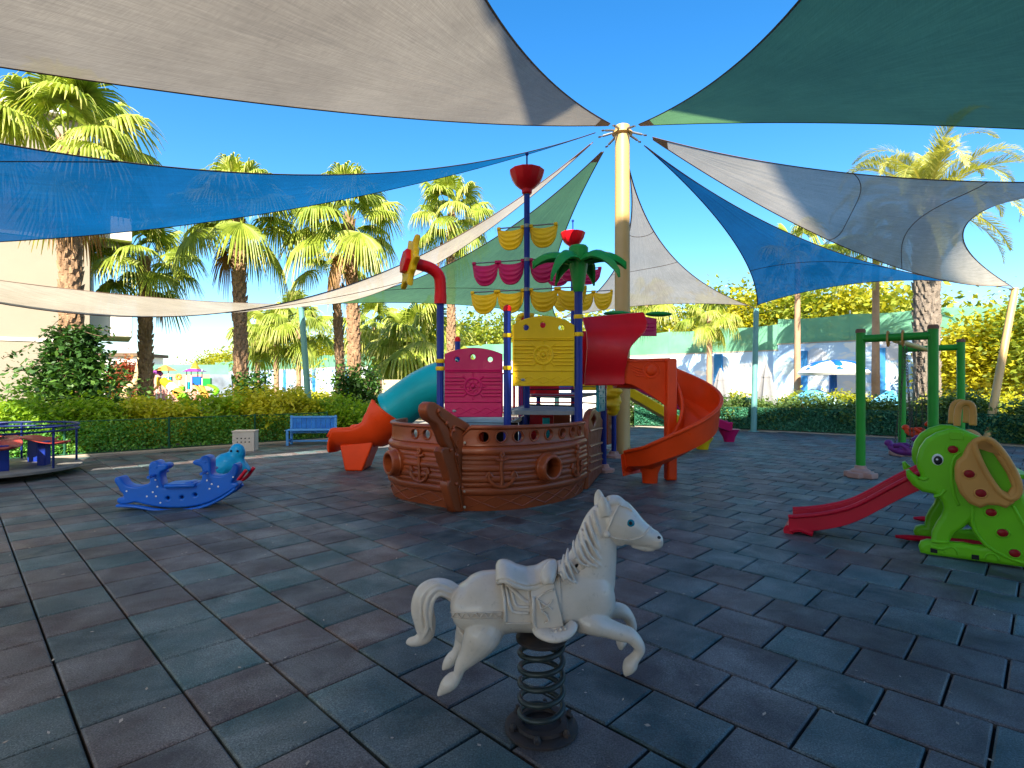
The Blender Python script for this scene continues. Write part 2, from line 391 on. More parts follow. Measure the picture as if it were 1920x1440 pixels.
# litter: pale crumbs and leaf bits
M['crumb'] = rough_mat('crumb', (.55, .5, .45), (.3, .22, .15), 5)
C = []
for _ in range(260):
    y = 2 + 9 * rng.random() ** 1.3; x = rng.uniform(-1, 1) * y * .95
    C.append((x, y, .004))
L = leaves(np.array(C), .014, 4, 1.6); q = quads('litter', L, np.random.rand(len(L)), M['crumb']); tag(q, 'pale crumbs and leaf bits scattered on the tiles', 'litter', None, 'stuff')
# kerb at the left fence
mb = MB(); a = F0 + FD * (-3 * FL); b_ = F0 + FD * (2.02 * 1.5 * FL)
mb.box((a + b_) / 2 + Vector((0, 0, -.01)) + FN * .02, ((b_ - a).length, .34, .1), math.atan2(FD.y, FD.x))
k = mb.build('kerb', M['kerb'], bevel=.01); tag(k, None, None, None, 'structure')
mb = MB(); pts = FR
for a, b_ in zip(pts, pts[1:]): mb.box((a + b_) / 2 + Vector((0, 0, -.02)), ((b_ - a).length, .2, .08), math.atan2((b_ - a).y, (b_ - a).x))
tag(mb.build('kerb', M['kerb']), None, None, None, 'structure')
mb = MB(); mb.sheet([[(-6, 15.2, -.02), (3.5, 24, -.02)], [(-9.5, 19, -.02), (1, 28, -.02)]])
tag(mb.build('path', M['paving']), None, None, None, 'structure')
# far terrace by the pool and lawn
M['grass'] = rough_mat('grass', (.10, .14, .03), (.18, .20, .05), 1.5, .95, .6, 60, .03)
mb = MB().sheet([[(5, 22, -.03), (22, 15.5, -.03)], [(-8, 44, -.03), (26, 24, -.03)]]); tag(mb.build('terrace', M['paving']), None, None, None, 'structure')
mb = MB().sheet([[(-30, 13, -.025), (-7, 15.4, -.025)], [(-40, 60, -.025), (-9, 44, -.025)]]); tag(mb.build('lawn', M['grass']), None, None, None, 'structure')
# ------------------------------------------------------------------ added unseen block behind the photographer, sized to shade the yard
M['stucco'] = rough_mat('stucco', (.33, .285, .215), (.29, .25, .19), .5, .9, .25, 25, .01)
M['winglass'] = plastic('winglass', (.05, .08, .1), .1, 0)
M['trim'] = rough_mat('trim', (.84, .79, .70), (.80, .75, .66), 2, .8)
HB = 20.0; sh = Vector((SUN.x, SUN.y, 0)) * (HB / SUN.z)
edge = [Vector(p) + sh for p in ((-.3, 6.0, 0), (1.5, 18.6, 0), (13.5, 19.3, 0))]
foot = edge + [Vector((edge[-1].x, -38, 0)), Vector((edge[0].x, -38, 0))]
shade_blk = thing('added_shade_block', (10, -12, 0), 'added cream block, unseen behind the photographer, shading the playground', 'building')
mb = MB(); nn = len(foot)
mb.add([(p.x, p.y, z) for z in (-.04, HB) for p in foot], [tuple(range(nn, 2 * nn)), tuple(range(nn - 1, -1, -1))] + [(i, (i + 1) % nn, nn + (i + 1) % nn, nn + i) for i in range(nn)])
mb.build('wall', M['trim'], shade_blk, 30)
for a, b_ in zip(edge, edge[1:]):
    d = (b_ - a); L_ = d.length; d.normalize(); nv = Vector((-d.y, d.x, 0)); kx = max(1, int(L_ / 3.4))
    for fl in range(6):
        for i in range(kx):
            c = a + d * (L_ * (i + .5) / kx) + nv * .03 + Vector((0, 0, 1.6 + fl * 3.05))
            MB().box(c, (1.5, .08, 1.7), math.atan2(d.y, d.x)).build('window', M['winglass'], shade_blk)
# ------------------------------------------------------------------ cream apartment building on the left
bl_ = thing('apartment_building', (-20, 18, 0), 'cream rendered building with small balcony behind the leftmost palm', 'building')
mb = MB(); q = [P(168, 720, 17.0), P(-900, 720, 11.5)]; back = Vector((-12, 16, 0))
a, b_ = Vector((q[0].x, q[0].y, -.04)), Vector((q[1].x, q[1].y, -.04)); c, d = b_ + back, a + Vector((-9, 12, 0))
HH = 9.6
mb.add([a, b_, c, d] + [v + Vector((0, 0, HH)) for v in (a, b_, c, d)], [(0, 1, 5, 4), (1, 2, 6, 5), (2, 3, 7, 6), (3, 0, 4, 7), (4, 5, 6, 7)])
mb.build('wall', M['stucco'], bl_, 30)
dd = (b_ - a).normalized(); nn_ = Vector((dd.y, -dd.x, 0)); nn_ = nn_ if nn_.y < 0 else -nn_
mb = MB().box((a + b_) / 2 + Vector((0, 0, HH + .14)), ((b_ - a).length + .5, .5, .22), math.atan2(dd.y, dd.x)); mb.build('cornice', M['trim'], bl_, bevel=.02)
ad = (d - a).normalized()
for z in (3.05, 6.2):
    MB().box(a + ad * 2.1 + Vector((.45, 0, z + .45)), (2.6, 1.5, .75), math.atan2(ad.y, ad.x)).build('balcony', M['trim'], bl_, bevel=.03)
for z in (2.9, 6.0):
    MB().box((a + b_) / 2 + nn_ * .012 + Vector((0, 0, z)), ((b_ - a).length - .4, .03, .1), math.atan2(dd.y, dd.x)).build('string_course', M['trim'], bl_)
M['rooftile'] = rough_mat('rooftile', (.62, .40, .26), (.5, .3, .2), 6)
# ------------------------------------------------------------------ mural wall with green net above
m, n, o = nt('mural'); b = N(n, 'ShaderNodeBsdfPrincipled'); b.inputs['Roughness'].default_value = .85
tc = n.nodes.new('ShaderNodeTexCoord'); sx = n.nodes.new('ShaderNodeSeparateXYZ'); n.links.new(tc.outputs['UV'], sx.inputs[0])
mp = n.nodes.new('ShaderNodeMapping'); mp.inputs['Scale'].default_value = (.45, 1.1, 1); n.links.new(tc.outputs['UV'], mp.inputs[0])
t1 = N(n, 'ShaderNodeTexNoise'); t1.inputs['Scale'].default_value = 1.4; t1.inputs['Detail'].default_value = 3; n.links.new(mp.outputs[0], t1.inputs[0])
cl = ramp(n, t1.outputs['Fac'], [(.55, (0, 0, 0)), (.585, (1, 1, 1))]).outputs[0]
t2 = N(n, 'ShaderNodeTexNoise'); t2.inputs['Scale'].default_value = .5; n.links.new(mp.outputs[0], t2.inputs[0])
blu = ramp(n, t2.outputs['Fac'], [(.35, (.36, .56, .80)), (.65, (.55, .70, .86))]).outputs[0]
c_ = mixc(n, cl, blu, (.80, .80, .78))
wv = N(n, 'ShaderNodeMath', operation='SINE'); sc_ = N(n, 'ShaderNodeMath', operation='MULTIPLY', i_1=2.6); n.links.new(sx.outputs[0], sc_.inputs[0]); n.links.new(sc_.outputs[0], wv.inputs[0])
wa = N(n, 'ShaderNodeMath', operation='ABSOLUTE'); n.links.new(wv.outputs[0], wa.inputs[0])
wh = N(n, 'ShaderNodeMath', operation='MULTIPLY_ADD', i_1=.38, i_2=.95); n.links.new(wa.outputs[0], wh.inputs[0])
lt = N(n, 'ShaderNodeMath', operation='LESS_THAN'); n.links.new(sx.outputs[1], lt.inputs[0]); n.links.new(wh.outputs[0], lt.inputs[1])
c_ = mixc(n, lt.outputs[0], c_, (.80, .76, .70))
vo = n.nodes.new('ShaderNodeTexVoronoi'); vo.inputs['Scale'].default_value = .62; n.links.new(tc.outputs['UV'], vo.inputs['Vector'])
vm = ramp(n, vo.outputs['Distance'], [(.30, (1, 1, 1)), (.34, (0, 0, 0))]).outputs[0]
vc = ramp(n, vo.outputs['Color'], [(.2, (.70, .52, .36)), (.4, (.62, .66, .44)), (.6, (.50, .58, .62)), (.8, (.78, .60, .50))]).outputs[0]
fm = N(n, 'ShaderNodeMath', operation='MULTIPLY', i_1=.55); n.links.new(vm, fm.inputs[0])
c_ = mixc(n, fm.outputs[0], c_, vc)
n.links.new(c_, b.inputs['Base Color']); n.links.new(bump(n, noise_n(n, 8, 4), .2, .01), b.inputs['Normal']); n.links.new(b.outputs[0], o.inputs[0]); M['mural'] = m
M['pillar'] = plastic('pillar', (.04, .22, .50), .7)
M['net'] = fabric('net', (.25, .62, .40), .25, .05, .22)
M['netpole'] = metal('netpole', (.45, .47, .42), .5, .3)
WA, WB = Vector((22.5, 19.2, 0)), Vector((-41, 76, 0)); WD = (WB - WA).normalized(); WNV = Vector((-WD.y, WD.x, 0)); WNV = WNV if WNV.y < 0 else -WNV
def wall_t(x):                    # distance along the wall where pixel column x meets it
    k = (x - 960) / F; return (k * WA.y - WA.x) / (WD.x - k * WD.y)
mural = thing('mural_wall', WA, 'long wall painted with pale blue sky and clouds, green net on top', 'wall')
tstep = wall_t(1460)
for t0, t1_, hz, nz in ((0, tstep, 3.55, 1.25), (tstep, (WB - WA).length, 3.25, 1.3)):
    me = MB().box(WA + WD * ((t0 + t1_) / 2) + Vector((0, 0, hz / 2 - .05)), (t1_ - t0, .25, hz), math.atan2(WD.y, WD.x)).mesh('wall_section', wl(mural), 30)
    uv = me.uv_layers.new(name='UVMap')
    for lp in me.loops:
        co = me.vertices[lp.vertex_index].co; uv.data[lp.index].uv = (co.dot(WD), co.z)
    link_mesh('wall_section', me, M['mural'], mural)
    MB().box(WA + WD * ((t0 + t1_) / 2) + Vector((0, 0, hz - .05 + .03)), (t1_ - t0 + .05, .3, .06), math.atan2(WD.y, WD.x)).build('coping', M['kerb'], mural)
    k = max(2, int((t1_ - t0) / 2.9)); st = (t1_ - t0) / k
    for i in range(k):
        rows = []
        for a_ in range(7):
            row = []
            for j in range(9):
                t = t0 + (i + j / 8) * st; z = hz + nz * a_ / 6
                sagz = -.07 * math.sin(math.pi * j / 8) * (a_ / 6); wob = .05 * noise.noise(Vector((t * 1.1, z * 1.3, i * 3.7)))
                row.append(WA + WD * t + Vector((0, 0, z + sagz - .02)) + WNV * (.06 + wob))
            rows.append(row)
        pn = MB().sheet(rows).build('net_panel', M['net'], mural, 180)
        MB().cyl(WA + WD * (t0 + i * st) + Vector((0, 0, hz - .3)), WA + WD * (t0 + i * st) + Vector((0, 0, hz + nz + .15)), .035, seg=8).build('net_pole', M['netpole'], mural)
for x in (1350, 1507, 1651, 655, 592, 721, 537, 760):
    t = wall_t(x + .0); MB().box(WA + WD * t + WNV * .2 + Vector((0, 0, 1.6)), (.42, .22, 3.1), math.atan2(WD.y, WD.x)).build('pillar', M['pillar'], mural, bevel=.01)
# ------------------------------------------------------------------ shade sails on the central mast
M['beige'] = fabric('shaded_beige_cloth', (.58, .505, .385), .25, .05)  # darker, less translucent copy; shade on the front sail put into its colour
M['beige2'] = fabric('lit_beige_cloth', (.74, .66, .52), .56, .06)  # same cloth in its lit tone, brighter and more translucent
M['greenc'] = fabric('green_cloth', (.15, .34, .14), .46, .04)
M['bluec'] = fabric('blue_cloth', (.006, .17, .47), .38, .03)
M['bindD'] = rough_mat('bind_dark', (.03, .022, .02), (.05, .04, .035), 8, .8)
M['bindB'] = rough_mat('bind_brown', (.16, .09, .06), (.12, .07, .05), 8, .8)
M['patch'] = rough_mat('webbing', (.34, .24, .18), (.28, .19, .14), 20, .9)
M['cable'] = metal('cable', (.25, .25, .25), .4)
M['cream'] = rough_mat('cream_paint', (.60, .38, .13), (.53, .33, .115), 1.3, .45, .12, 30, .004, spec=.5)
M['postg'] = rough_mat('post_green', (.14, .34, .30), (.10, .27, .25), 2, .5, .12, 30, .004, spec=.5)
MX, MY = 2.42, 12.05
TOP = Vector((MX, MY, 7.12))
mast = thing('shade_mast', (MX, MY, 0), 'tall thick cream steel mast where all shade sails meet', 'mast')
mb = MB(); mb.lathe((MX, MY, 0), [(.185, 0), (.185, .03), (.172, .05), (.168, 1), (.160, 7.2)], 28); mb.build('pole', M['cream'], mast)
mb = MB(); mb.lathe((MX, MY, 0), [(.27, 0), (.27, .018), (.2, .022)], 24); fl_ = mb.build('base_flange', M['cream'], mast)
for i in range(8):
    a = i * math.pi / 4 + .2; MB().lathe((MX + .235 * math.cos(a), MY + .235 * math.sin(a), .018), [(.016, 0), (.016, .03), (.008, .045)], 6).build('bolt', M['cable'], mast)
    MB().add([(MX + .17 * math.cos(a + .39), MY + .17 * math.sin(a + .39), .02), (MX + .26 * math.cos(a + .39), MY + .26 * math.sin(a + .39), .02), (MX + .17 * math.cos(a + .39), MY + .17 * math.sin(a + .39), .2)], [(0, 1, 2)]).build('gusset', M['cream'], mast)
mb = MB(); mb.lathe((MX, MY, 6.98), [(.165, .02), (.225, .05), (.225, .075), (.17, .1), (.15, .2), (0, .22)], 24); hd = mb.build('head_plate', M['cream'], mast)
OUT = {'A': Vector((-9.2, 3.4, 4.55)), 'E': Vector((-12.4, 9.0, 3.75)), 'F': P(565, 578, 16.2), 'G': P(1046, 604, 21.0), 'H': P(1418, 580, 18.1), 'I': P(1903, 543, 14.9), 'J': Vector((11.6, 7.0, 4.4)), 'K': Vector((-.4, -2.6, 4.1))}
def sail(name, a, b, mat, bind, label, fa=.09, fb=.09, fo=.1, da=.03, db=.03, do=.05, gap=.55, seams=(), bow=0):
    A, B = OUT[a], OUT[b]; mid = (A + B) / 2
    c0 = TOP + (mid - TOP).normalized() * gap
    A = A + (c0 - A).normalized() * .3; B = B + (c0 - B).normalized() * .3
    A = A + (B - A).normalized() * .12; B = B + (A - B).normalized() * .12
    Pt = [c0, A, B]
    def sag(i, j, k, f, dz):
        e = Pt[j] - Pt[i]; L = e.length; e.normalize(); m_ = (Pt[i] + Pt[j]) / 2; w = Pt[k] - m_; w = w - e * w.dot(e); w.normalize()
        return w * (L * f) + Vector((0, 0, -L * dz))
    s01, s02, s12 = sag(0, 1, 2, fa, da), sag(0, 2, 1, fb, db), sag(1, 2, 0, fo, do)
    def S(u, v):                      # u: from the mast outwards, v: from edge a to edge b
        p, q, r = 1 - u, u * (1 - v), u * v
        return p * c0 + q * A + r * B + 4 * p * q * s01 + 4 * p * r * s02 + 4 * q * r * s12
    root = thing(name, c0, label, 'shade sail', 'shade sails hung from the central mast')
    nu, nv = 36, 44; vs, fs, uvs = [], [], []
    for i in range(nu + 1):
        u = .012 + .988 * i / nu
        for j in range(nv + 1):
            v = j / nv; p = S(u, v); w = (.018 * noise.noise(p * 1.1) + .010 * noise.noise(Vector((v * 26, u * 2, 3.1))) * (1.2 - u)) * min(1, u * 4) * math.sin(math.pi * v)
            vs.append(p + Vector((0, 0, w)) - c0); uvs.append((u * 8, v * 5))
    fs = [(i * (nv + 1) + j, (i + 1) * (nv + 1) + j, (i + 1) * (nv + 1) + j + 1, i * (nv + 1) + j + 1) for i in range(nu) for j in range(nv)]
    me = bpy.data.meshes.new('cloth'); me.from_pydata(vs, [], fs); uv = me.uv_layers.new(name='UVMap')
    for lp in me.loops: uv.data[lp.index].uv = uvs[lp.vertex_index]
    smooth_mesh(me, 180); cloth = link_mesh('cloth', me, mat, root)
    for fn in (lambda t: S(.012 + .988 * t, 0), lambda t: S(.012 + .988 * t, 1), lambda t: S(1, t)):
        MB().loft([fn(i / 40) for i in range(41)], [(.016, .009)] * 41, 6).build('edge_binding', bind, root)
    for u0, v0, u1, v1 in seams:
        MB().loft([S(u0 + (u1 - u0) * i / 24 + bow * 4 * i / 24 * (1 - i / 24), v0 + (v1 - v0) * i / 24) - Vector((0, 0, .008)) for i in range(25)], .0075, 5).build('seam', bind, cloth)
    # webbing patch and cable to the mast, cables to the posts
    mb = MB(); mb.sheet([[S(.012 + .016 * i, j / 4) + Vector((0, 0, -.012)) for j in range(5)] for i in range(3)], .004); mb.build('corner_patch', M['patch'], root)
    MB().cyl(c0, TOP + (c0 - TOP).normalized() * .12, .012, seg=6).build('cable', M['cable'], root)
    cd = (c0 - TOP).normalized(); MB().cyl(TOP + cd * (gap * .42), TOP + cd * (gap * .8), .026, seg=8).build('turnbuckle', M['cable'], root); MB().loft([TOP + cd * (gap * .93) + Vector((.03 * math.cos(i * .785), .03 * math.sin(i * .785), 0)) for i in range(8)], .009, 5, closed=True).build('shackle', M['cable'], root)
    for q, o_ in ((A, OUT[a]), (B, OUT[b])): MB().cyl(q, o_, .012, seg=6).build('cable', M['cable'], root)
    return root
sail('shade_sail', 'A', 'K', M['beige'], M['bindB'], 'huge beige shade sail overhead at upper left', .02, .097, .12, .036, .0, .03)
sail('shade_sail', 'J', 'K', M['greenc'], M['bindD'], 'dark green shade sail overhead at upper right', .04, .115, .12, -.01, .0, .03)
sail('shade_sail', 'A', 'E', M['bluec'], M['bindD'], 'blue shade sail sweeping across the left side', .04, .03, .1, .074, .06, .03, seams=((.62, 0, 1, .5),))
sail('shade_sail', 'E', 'F', M['beige2'], M['bindB'], 'narrow beige shade sail curving in front of the left palms', .06, .05, .05, .138, .125, .05, seams=((.55, 0, .55, 1),))
sail('shade_sail', 'F', 'G', M['greenc'], M['bindD'], 'bright green shade sail behind the pirate ship mast', .06, .07, .1, .05, .02, .02, seams=((.75, 0, .75, 1),))
sail('shade_sail', 'G', 'H', M['beige2'], M['bindB'], 'beige shade sail hanging behind the cream mast', .12, .10, .08, .0, .02, .0, seams=((.35, 0, .35, 1), (.6, 0, .55, 1)), bow=.03)
sail('shade_sail', 'H', 'I', M['bluec'], M['bindD'], 'blue shade sail to the right of the cream mast', .08, .05, .12, .03, .03, -.01, seams=((.7, 0, .7, 1),))
sail('shade_sail', 'I', 'J', M['beige2'], M['bindB'], 'greyish beige shade sail tilted at the right edge', .05, .03, .34, .09, .045, -.02, seams=((.40, 0, .40, 1), (.60, 0, .60, 1)), bow=.09)
rq = [[Vector((-12.5, 5.6, 4.4)), Vector((-6.2, 3.3, 4.2)), Vector((.3, 1.3, 4.6)), Vector((4.5, 1.2, 4.7))], [Vector((-13, -2, 5.0)), Vector((-6.8, -2.6, 4.6)), Vector((.2, -3.2, 4.9)), Vector((4.4, -3.4, 4.9))], [Vector((-13.5, -9, 4.4)), Vector((-7, -9, 4.2)), Vector((0, -9, 4.4)), Vector((4.3, -9, 4.4))]]  # added unseen sail, placed to keep sun off the foreground floor
rows = [[(rq[0][j] * (1 - t) * (1 - t) + rq[1][j] * 2 * t * (1 - t) + rq[2][j] * t * t) for j in range(4)] for t in [i / 12 for i in range(13)]]
rows = [spline(r, 8) for r in rows]; rs = thing('shade_sail', rows[0][0], 'added beige sail, unseen behind the photographer, blocking sun', 'shade sail')
me = MB().sheet(rows).mesh('cloth', wl(rs), 180); uv = me.uv_layers.new(name='UVMap')
for lp in me.loops: uv.data[lp.index].uv = me.vertices[lp.vertex_index].co[:2]
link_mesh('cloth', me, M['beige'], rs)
def post(top, foot, mat, label, r=.085):
    top, foot = Vector(top), Vector(foot); t = thing('sail_post', foot, label, 'post', 'outer posts holding the shade sails')
    MB().loft([foot, foot.lerp(top, .5), top], [r * 1.12, r * 1.05, r * .95], 16).build('pole', mat, t)
    MB().lathe(foot, [(r * 2, -.02), (r * 2, .015), (r * 1.2, .02)], 16).build('base_plate', mat, t)
    d = (top - foot).normalized(); MB().lathe(top - d * .01, [(r * 1.02, 0), (r * 1.02, .03), (0, .05)], 14, d).build('cap', mat, t)
    MB().loft([top + d * .01 + Vector((math.cos(i * .63), math.sin(i * .63), 0)) * .05 for i in range(10)], .01, 5, closed=True).build('ring', M['cable'], t)
post(OUT['F'], G(583, 816), M['postg'], 'slanting pale green steel post behind the blue bench')
post(OUT['H'], G(1413, 809), M['postg'], 'dark teal steel post in front of the closed parasols')
post(OUT['I'], Vector((12.35, 14.3, 0)), M['cream'], 'leaning cream post behind the green elephant slide')
post(OUT['G'], Vector((1.75, 21.6, 0)), M['postg'], 'green steel post hidden behind the pirate ship')
for k_, ft in (('A', (-9.6, 3.1, 0)), ('E', (-12.9, 8.9, 0)), ('J', (12.1, 6.9, 0)), ('K', (-.45, -3.2, 0))):
    post(OUT[k_], ft, M['postg'], {'A': 'green post beyond the left edge, nearest the camera', 'E': 'green post beyond the left edge by the carousel', 'J': 'green post beyond the right edge', 'K': 'green post behind the photographer'}[k_])
# ------------------------------------------------------------------ low fences dressed with artificial leaves
M['fleafL'] = leaf_mat('fence_leaf_bright', (.045, .19, .03), (.13, .38, .06), (.24, .48, .09), .35)
M['fleafR'] = leaf_mat('fence_leaf_dark', (.018, .12, .07), (.045, .21, .115), (.08, .28, .15), .2)
M['fpost'] = plastic('fence_post', (.02, .10, .05), .5)
def fence(pts, hz, leafm, label, per, rows_gap):
    root = thing('low_fence', pts[0], label, 'fence')
    for i, (a, b_) in enumerate(zip(pts, pts[1:])):
        d = (b_ - a); L_ = d.length; d.normalize(); nv = Vector((d.y, -d.x, 0)); nv = nv if nv.y < 0 else -nv
        nx = int(L_ / .026); nz = int((hz - .08) / .026); C = []
        for ix in range(nx):
            for iz in range(nz):
                if rows_gap and (ix + iz) % 4 == 0 and (ix - iz) % 4 == 0 and random.random() < .8: continue
                t = .03 + (L_ - .06) * (ix + random.random()) / nx; z = .07 + (hz - .09) * (iz + random.random()) / nz
                C.append(a + d * t + nv * random.uniform(-.02, .03) + Vector((0, 0, z)))
        C = np.array([tuple(c) for c in C]); V = leaves(C, per, .0, 1.5)
        quads('leaf_panel', V, np.random.rand(len(V)), leafm, root)
        if not rows_gap: MB().box((a + b_) / 2 - nv * .035 + Vector((0, 0, hz / 2)), (L_ - .05, .012, hz - .12), math.atan2(d.y, d.x)).build('backing', M['fpost'], root)
        mb = MB()
        for z in (.06, hz - .01): mb.cyl(a + d * .02 + Vector((0, 0, z)), b_ - d * .02 + Vector((0, 0, z)), .014, seg=6)
        mb.build('rail', M['fpost'], root)
    for p in pts:
        MB().cyl(p + Vector((0, 0, -.02)), p + Vector((0, 0, hz + .02)), .028, seg=8).build('post', M['fpost'], root)
    return root
fence([F0 + FD * (FL * i) for i in range(-3, 4)], .76, M['fleafL'], 'low bright green artificial leaf fence along the left side', .042, True)
fence(FR, .77, M['fleafR'], 'low dark green artificial leaf fence around the right side', .046, False)
# ================================================================== pirate ship playset
PC = {'brown': (.30, .062, .017), 'magenta': (.50, .008, .105), 'yellow': (.90, .56, .008), 'navy': (.012, .035, .27), 'red': (.74, .008, .016), 'orange': (.86, .062, .006),
      'turq': (.008, .40, .46), 'green': (.015, .30, .05), 'pink': (.52, .30, .25), 'grey': (.25, .27, .29), 'black': (.015, .015, .017), 'purple': (.22, .04, .25), 'white': (.75, .74, .72), 'lime': (.17, .55, .012), 'tan': (.72, .30, .05), 'blue': (.01, .12, .55), 'crimson': (.60, .006, .03)}
for k, c in PC.items(): M[k] = plastic(k, c, .34 if k not in ('pink', 'grey') else .45, .12, .4 if k == 'brown' else .25)
M['lamp_black'] = M['black']
ship = thing('pirate_ship_playset', (-.1, 8.2, 0), 'brown plastic pirate ship playset with masts, slides and colourful panels', 'playset')
# ---- bow hull: a ribbed shell swept along each side, with portholes cut through
RIGHT = spline([(-.60, 6.72, 0), (-.30, 6.70, 0), (.053, 6.79, 0), (.43, 7.04, 0), (.78, 7.42, 0), (1.02, 7.92, 0)], 14)
LEFT = spline([(-.66, 6.74, 0), (-.82, 6.87, 0), (-1.02, 7.02, 0), (-1.27, 7.19, 0), (-1.48, 7.38, 0), (-1.65, 7.66, 0), (-1.70, 8.0, 0), (-1.62, 8.4, 0)], 12)
RIBS = [(.245, .036, .050), (.325, .018, .028), (.395, .028, .040), (.46, .018, .026), (.525, .028, .040), (.59, .018, .026), (.65, .026, .036), (.735, .038, .050)]
def prof(z):
    o = .05 * math.sin(math.pi * min(z, .8) / .9)
    for c, a, w in RIBS: o += a * math.sqrt(max(0, 1 - ((z - c) / w) ** 2))
    if .79 < z < .815: o += .012
    if z > .985: o += .028 * math.sqrt(max(0, 1 - ((z - 1.01) / .025) ** 2))
    return o
class Hull:
    def __init__(s, path, sign):
        s.p = path; s.L = [0]
        for a, b in zip(path, path[1:]): s.L.append(s.L[-1] + (b - a).length)
        s.len = s.L[-1]; s.sign = sign
    def at(s, t, z, off=0.0):
        t = min(max(t, 0), s.len - 1e-6); i = max(j for j in range(len(s.L) - 1) if s.L[j] <= t)
        k = (t - s.L[i]) / (s.L[i + 1] - s.L[i]); p = s.p[i].lerp(s.p[i + 1], k)
        a, b = s.p[max(i - 1, 0)], s.p[min(i + 2, len(s.p) - 1)]; d = (b - a).normalized()
        nv = Vector((d.y, -d.x, 0)) * s.sign
        return p + nv * (prof(z) + off) + Vector((0, 0, z)), nv
    def px(s, x):                       # length along the hull under photo column x
        return min((abs(960 + F * s.at(t, .3)[0].x / s.at(t, .3)[0].y - x), t) for t in [s.len * i / 300 for i in range(301)])[1]
HR, HLf = Hull(RIGHT, 1), Hull(LEFT, -1)
ZS = sorted(set([.0, .02, .1, .19] + [round(.20 + i * .0095, 4) for i in range(64)] + [.83, .91, .98, .99, 1.0, 1.01, 1.02, 1.033]))
def hull_mesh(hl, top):
    nt_ = 64; mb = MB(); outer, inner = [], []
    for z in ZS:
        outer.append([hl.at(hl.len * i / nt_, z)[0] + Vector((0, 0, top(i / nt_) * (max(0, z - .8) / .233))) for i in range(nt_ + 1)])
    zi = [0.0, .3, .6, .8, 1.033]
    for z in reversed(zi):
        row = []
        for i in range(nt_ + 1):
            p, nv = hl.at(hl.len * i / nt_, 0); p = p + nv * (.05 * math.sin(math.pi * min(z, .8) / .9) - .045) ; p = Vector((p.x, p.y, z + top(i / nt_) * (max(0, z - .8) / .233))); row.append(p)
        inner.append(row)
    rows = outer + inner + [outer[0]]; nc = nt_ + 1
    vs = [p for r in rows[:-1] for p in r]; nr = len(rows) - 1
    fs = [(i * nc + j, i * nc + j + 1, ((i + 1) % nr) * nc + j + 1, ((i + 1) % nr) * nc + j) for i in range(nr) for j in range(nt_)]
    fs.append(tuple(i * nc for i in range(nr))); fs.append(tuple(i * nc + nt_ for i in range(nr - 1, -1, -1)))
    mb.add(vs, fs); return mb
def hull(hl, holes, big, top, label):
    o = hull_mesh(hl, top).build('hull_side', M['brown'], ship, 35); o['label'] = label
    cb = MB()
    for t, z, r in holes:
        p, nv = hl.at(t, z, -prof(z)); cb.lathe(p - nv * .25, [(r, 0), (r, .6)], 24, nv)
    p, nv = hl.at(big, .5, -prof(.5)); cb.lathe(p - nv * .25, [(.125, 0), (.125, .6)], 28, nv)
    co = cb.build('cut', M['brown'], ship); md = o.modifiers.new('b', 'BOOLEAN'); md.object = co; md.operation = 'DIFFERENCE'; md.solver = 'EXACT'
    bake(o); bpy.data.objects.remove(co)
    smooth_mesh(o.data, 35)
    for t, z, r in holes:              # raised rims
        p, nv = hl.at(t, z, .004); e = nv.cross(Vector((0, 0, 1)))
        MB().loft([p + (e * math.cos(a) + Vector((0, 0, 1)) * math.sin(a)) * (r + .006) for a in [2 * math.pi * i / 24 for i in range(24)]], .011, 6, closed=True).build('porthole_rim', M['brown'], o)
    p, nv = hl.at(big, .5, -prof(.5))
    pr = [(.185, -.02), (.187, .09), (.178, .105), (.178, .125), (.172, .14), (.172, .16), (.16, .185), (.14, .195), (.122, .188), (.115, .15), (.115, -.05), (.185, -.05)]
    MB().lathe(p, pr, 36, nv).build('gun_port', M['brown'], o, 30)
    return o
tR = [HR.px(x) for x in (907, 940.5, 974, 1005.5, 1033, 1058, 1077, 1090)]
flare = lambda u: 0.0
hR = hull(HR, [(t, .905, .066) for t in tR], HR.px(1024), lambda u: (-.10 * max(0, 1 - u / .035)) if u < .035 else .015 * math.cos(u * 3), 'ribbed brown right side of the bow')
tL = [HLf.px(x) for x in (797, 774, 754, 743)]
hL = hull(HLf, [(t, .905, .062) for t in tL] , HLf.px(745), flare, 'ribbed brown left side of the bow')
# diamond trim on the skirt and anchors in relief
for hl, ho, n_ in ((HR, hR, 6), (HLf, hL, 5)):
    for ph in (0, 1):
        pts = []
        for i in range(n_ * 12 + 1):
            u = i / 12; tri = abs((u + ph) % 2 - 1); pts.append(hl.at(.05 + (hl.len - .1) * i / (n_ * 12), .035 + .145 * tri, .004)[0])
        MB().loft(pts, .009, 6).build('diamond_trim', M['brown'], ho)
ANC = [[(0, .17), (.015, .20), (.0, .225), (-.02, .2), (0, .17)], [(-.075, .145), (0, .135), (.075, .16)], [(0, .18), (-.01, .05), (0, -.10), (-.005, -.17)], [(-.15, -.02), (-.145, -.10), (-.08, -.165), (0, -.185), (.08, -.16), (.135, -.10), (.14, -.03)], [(-.18, -.06), (-.15, -.01), (-.11, -.06)], [(.11, -.06), (.14, -.01), (.175, -.07)]]
def anchor(hl, t0, z0, ho, fl=1, s=1.0):
    mb = MB()
    for st in ANC:
        pts = spline([(a * s * fl, b * s, 0) for a, b in st], 5); q = []
        for p in pts:
            zz = z0 + p.y; w, nv = hl.at(t0 + p.x, zz, -prof(zz)); q.append(w + nv * .078)
        mb.loft(q, [(.022, .018)] * len(q), 8)
    mb.build('anchor', M['brown'], ho)
anchor(HR, HR.px(941), .49, hR); anchor(HR, HR.px(1080), .49, hR); anchor(HLf, HLf.px(789), .49, hL, -1)
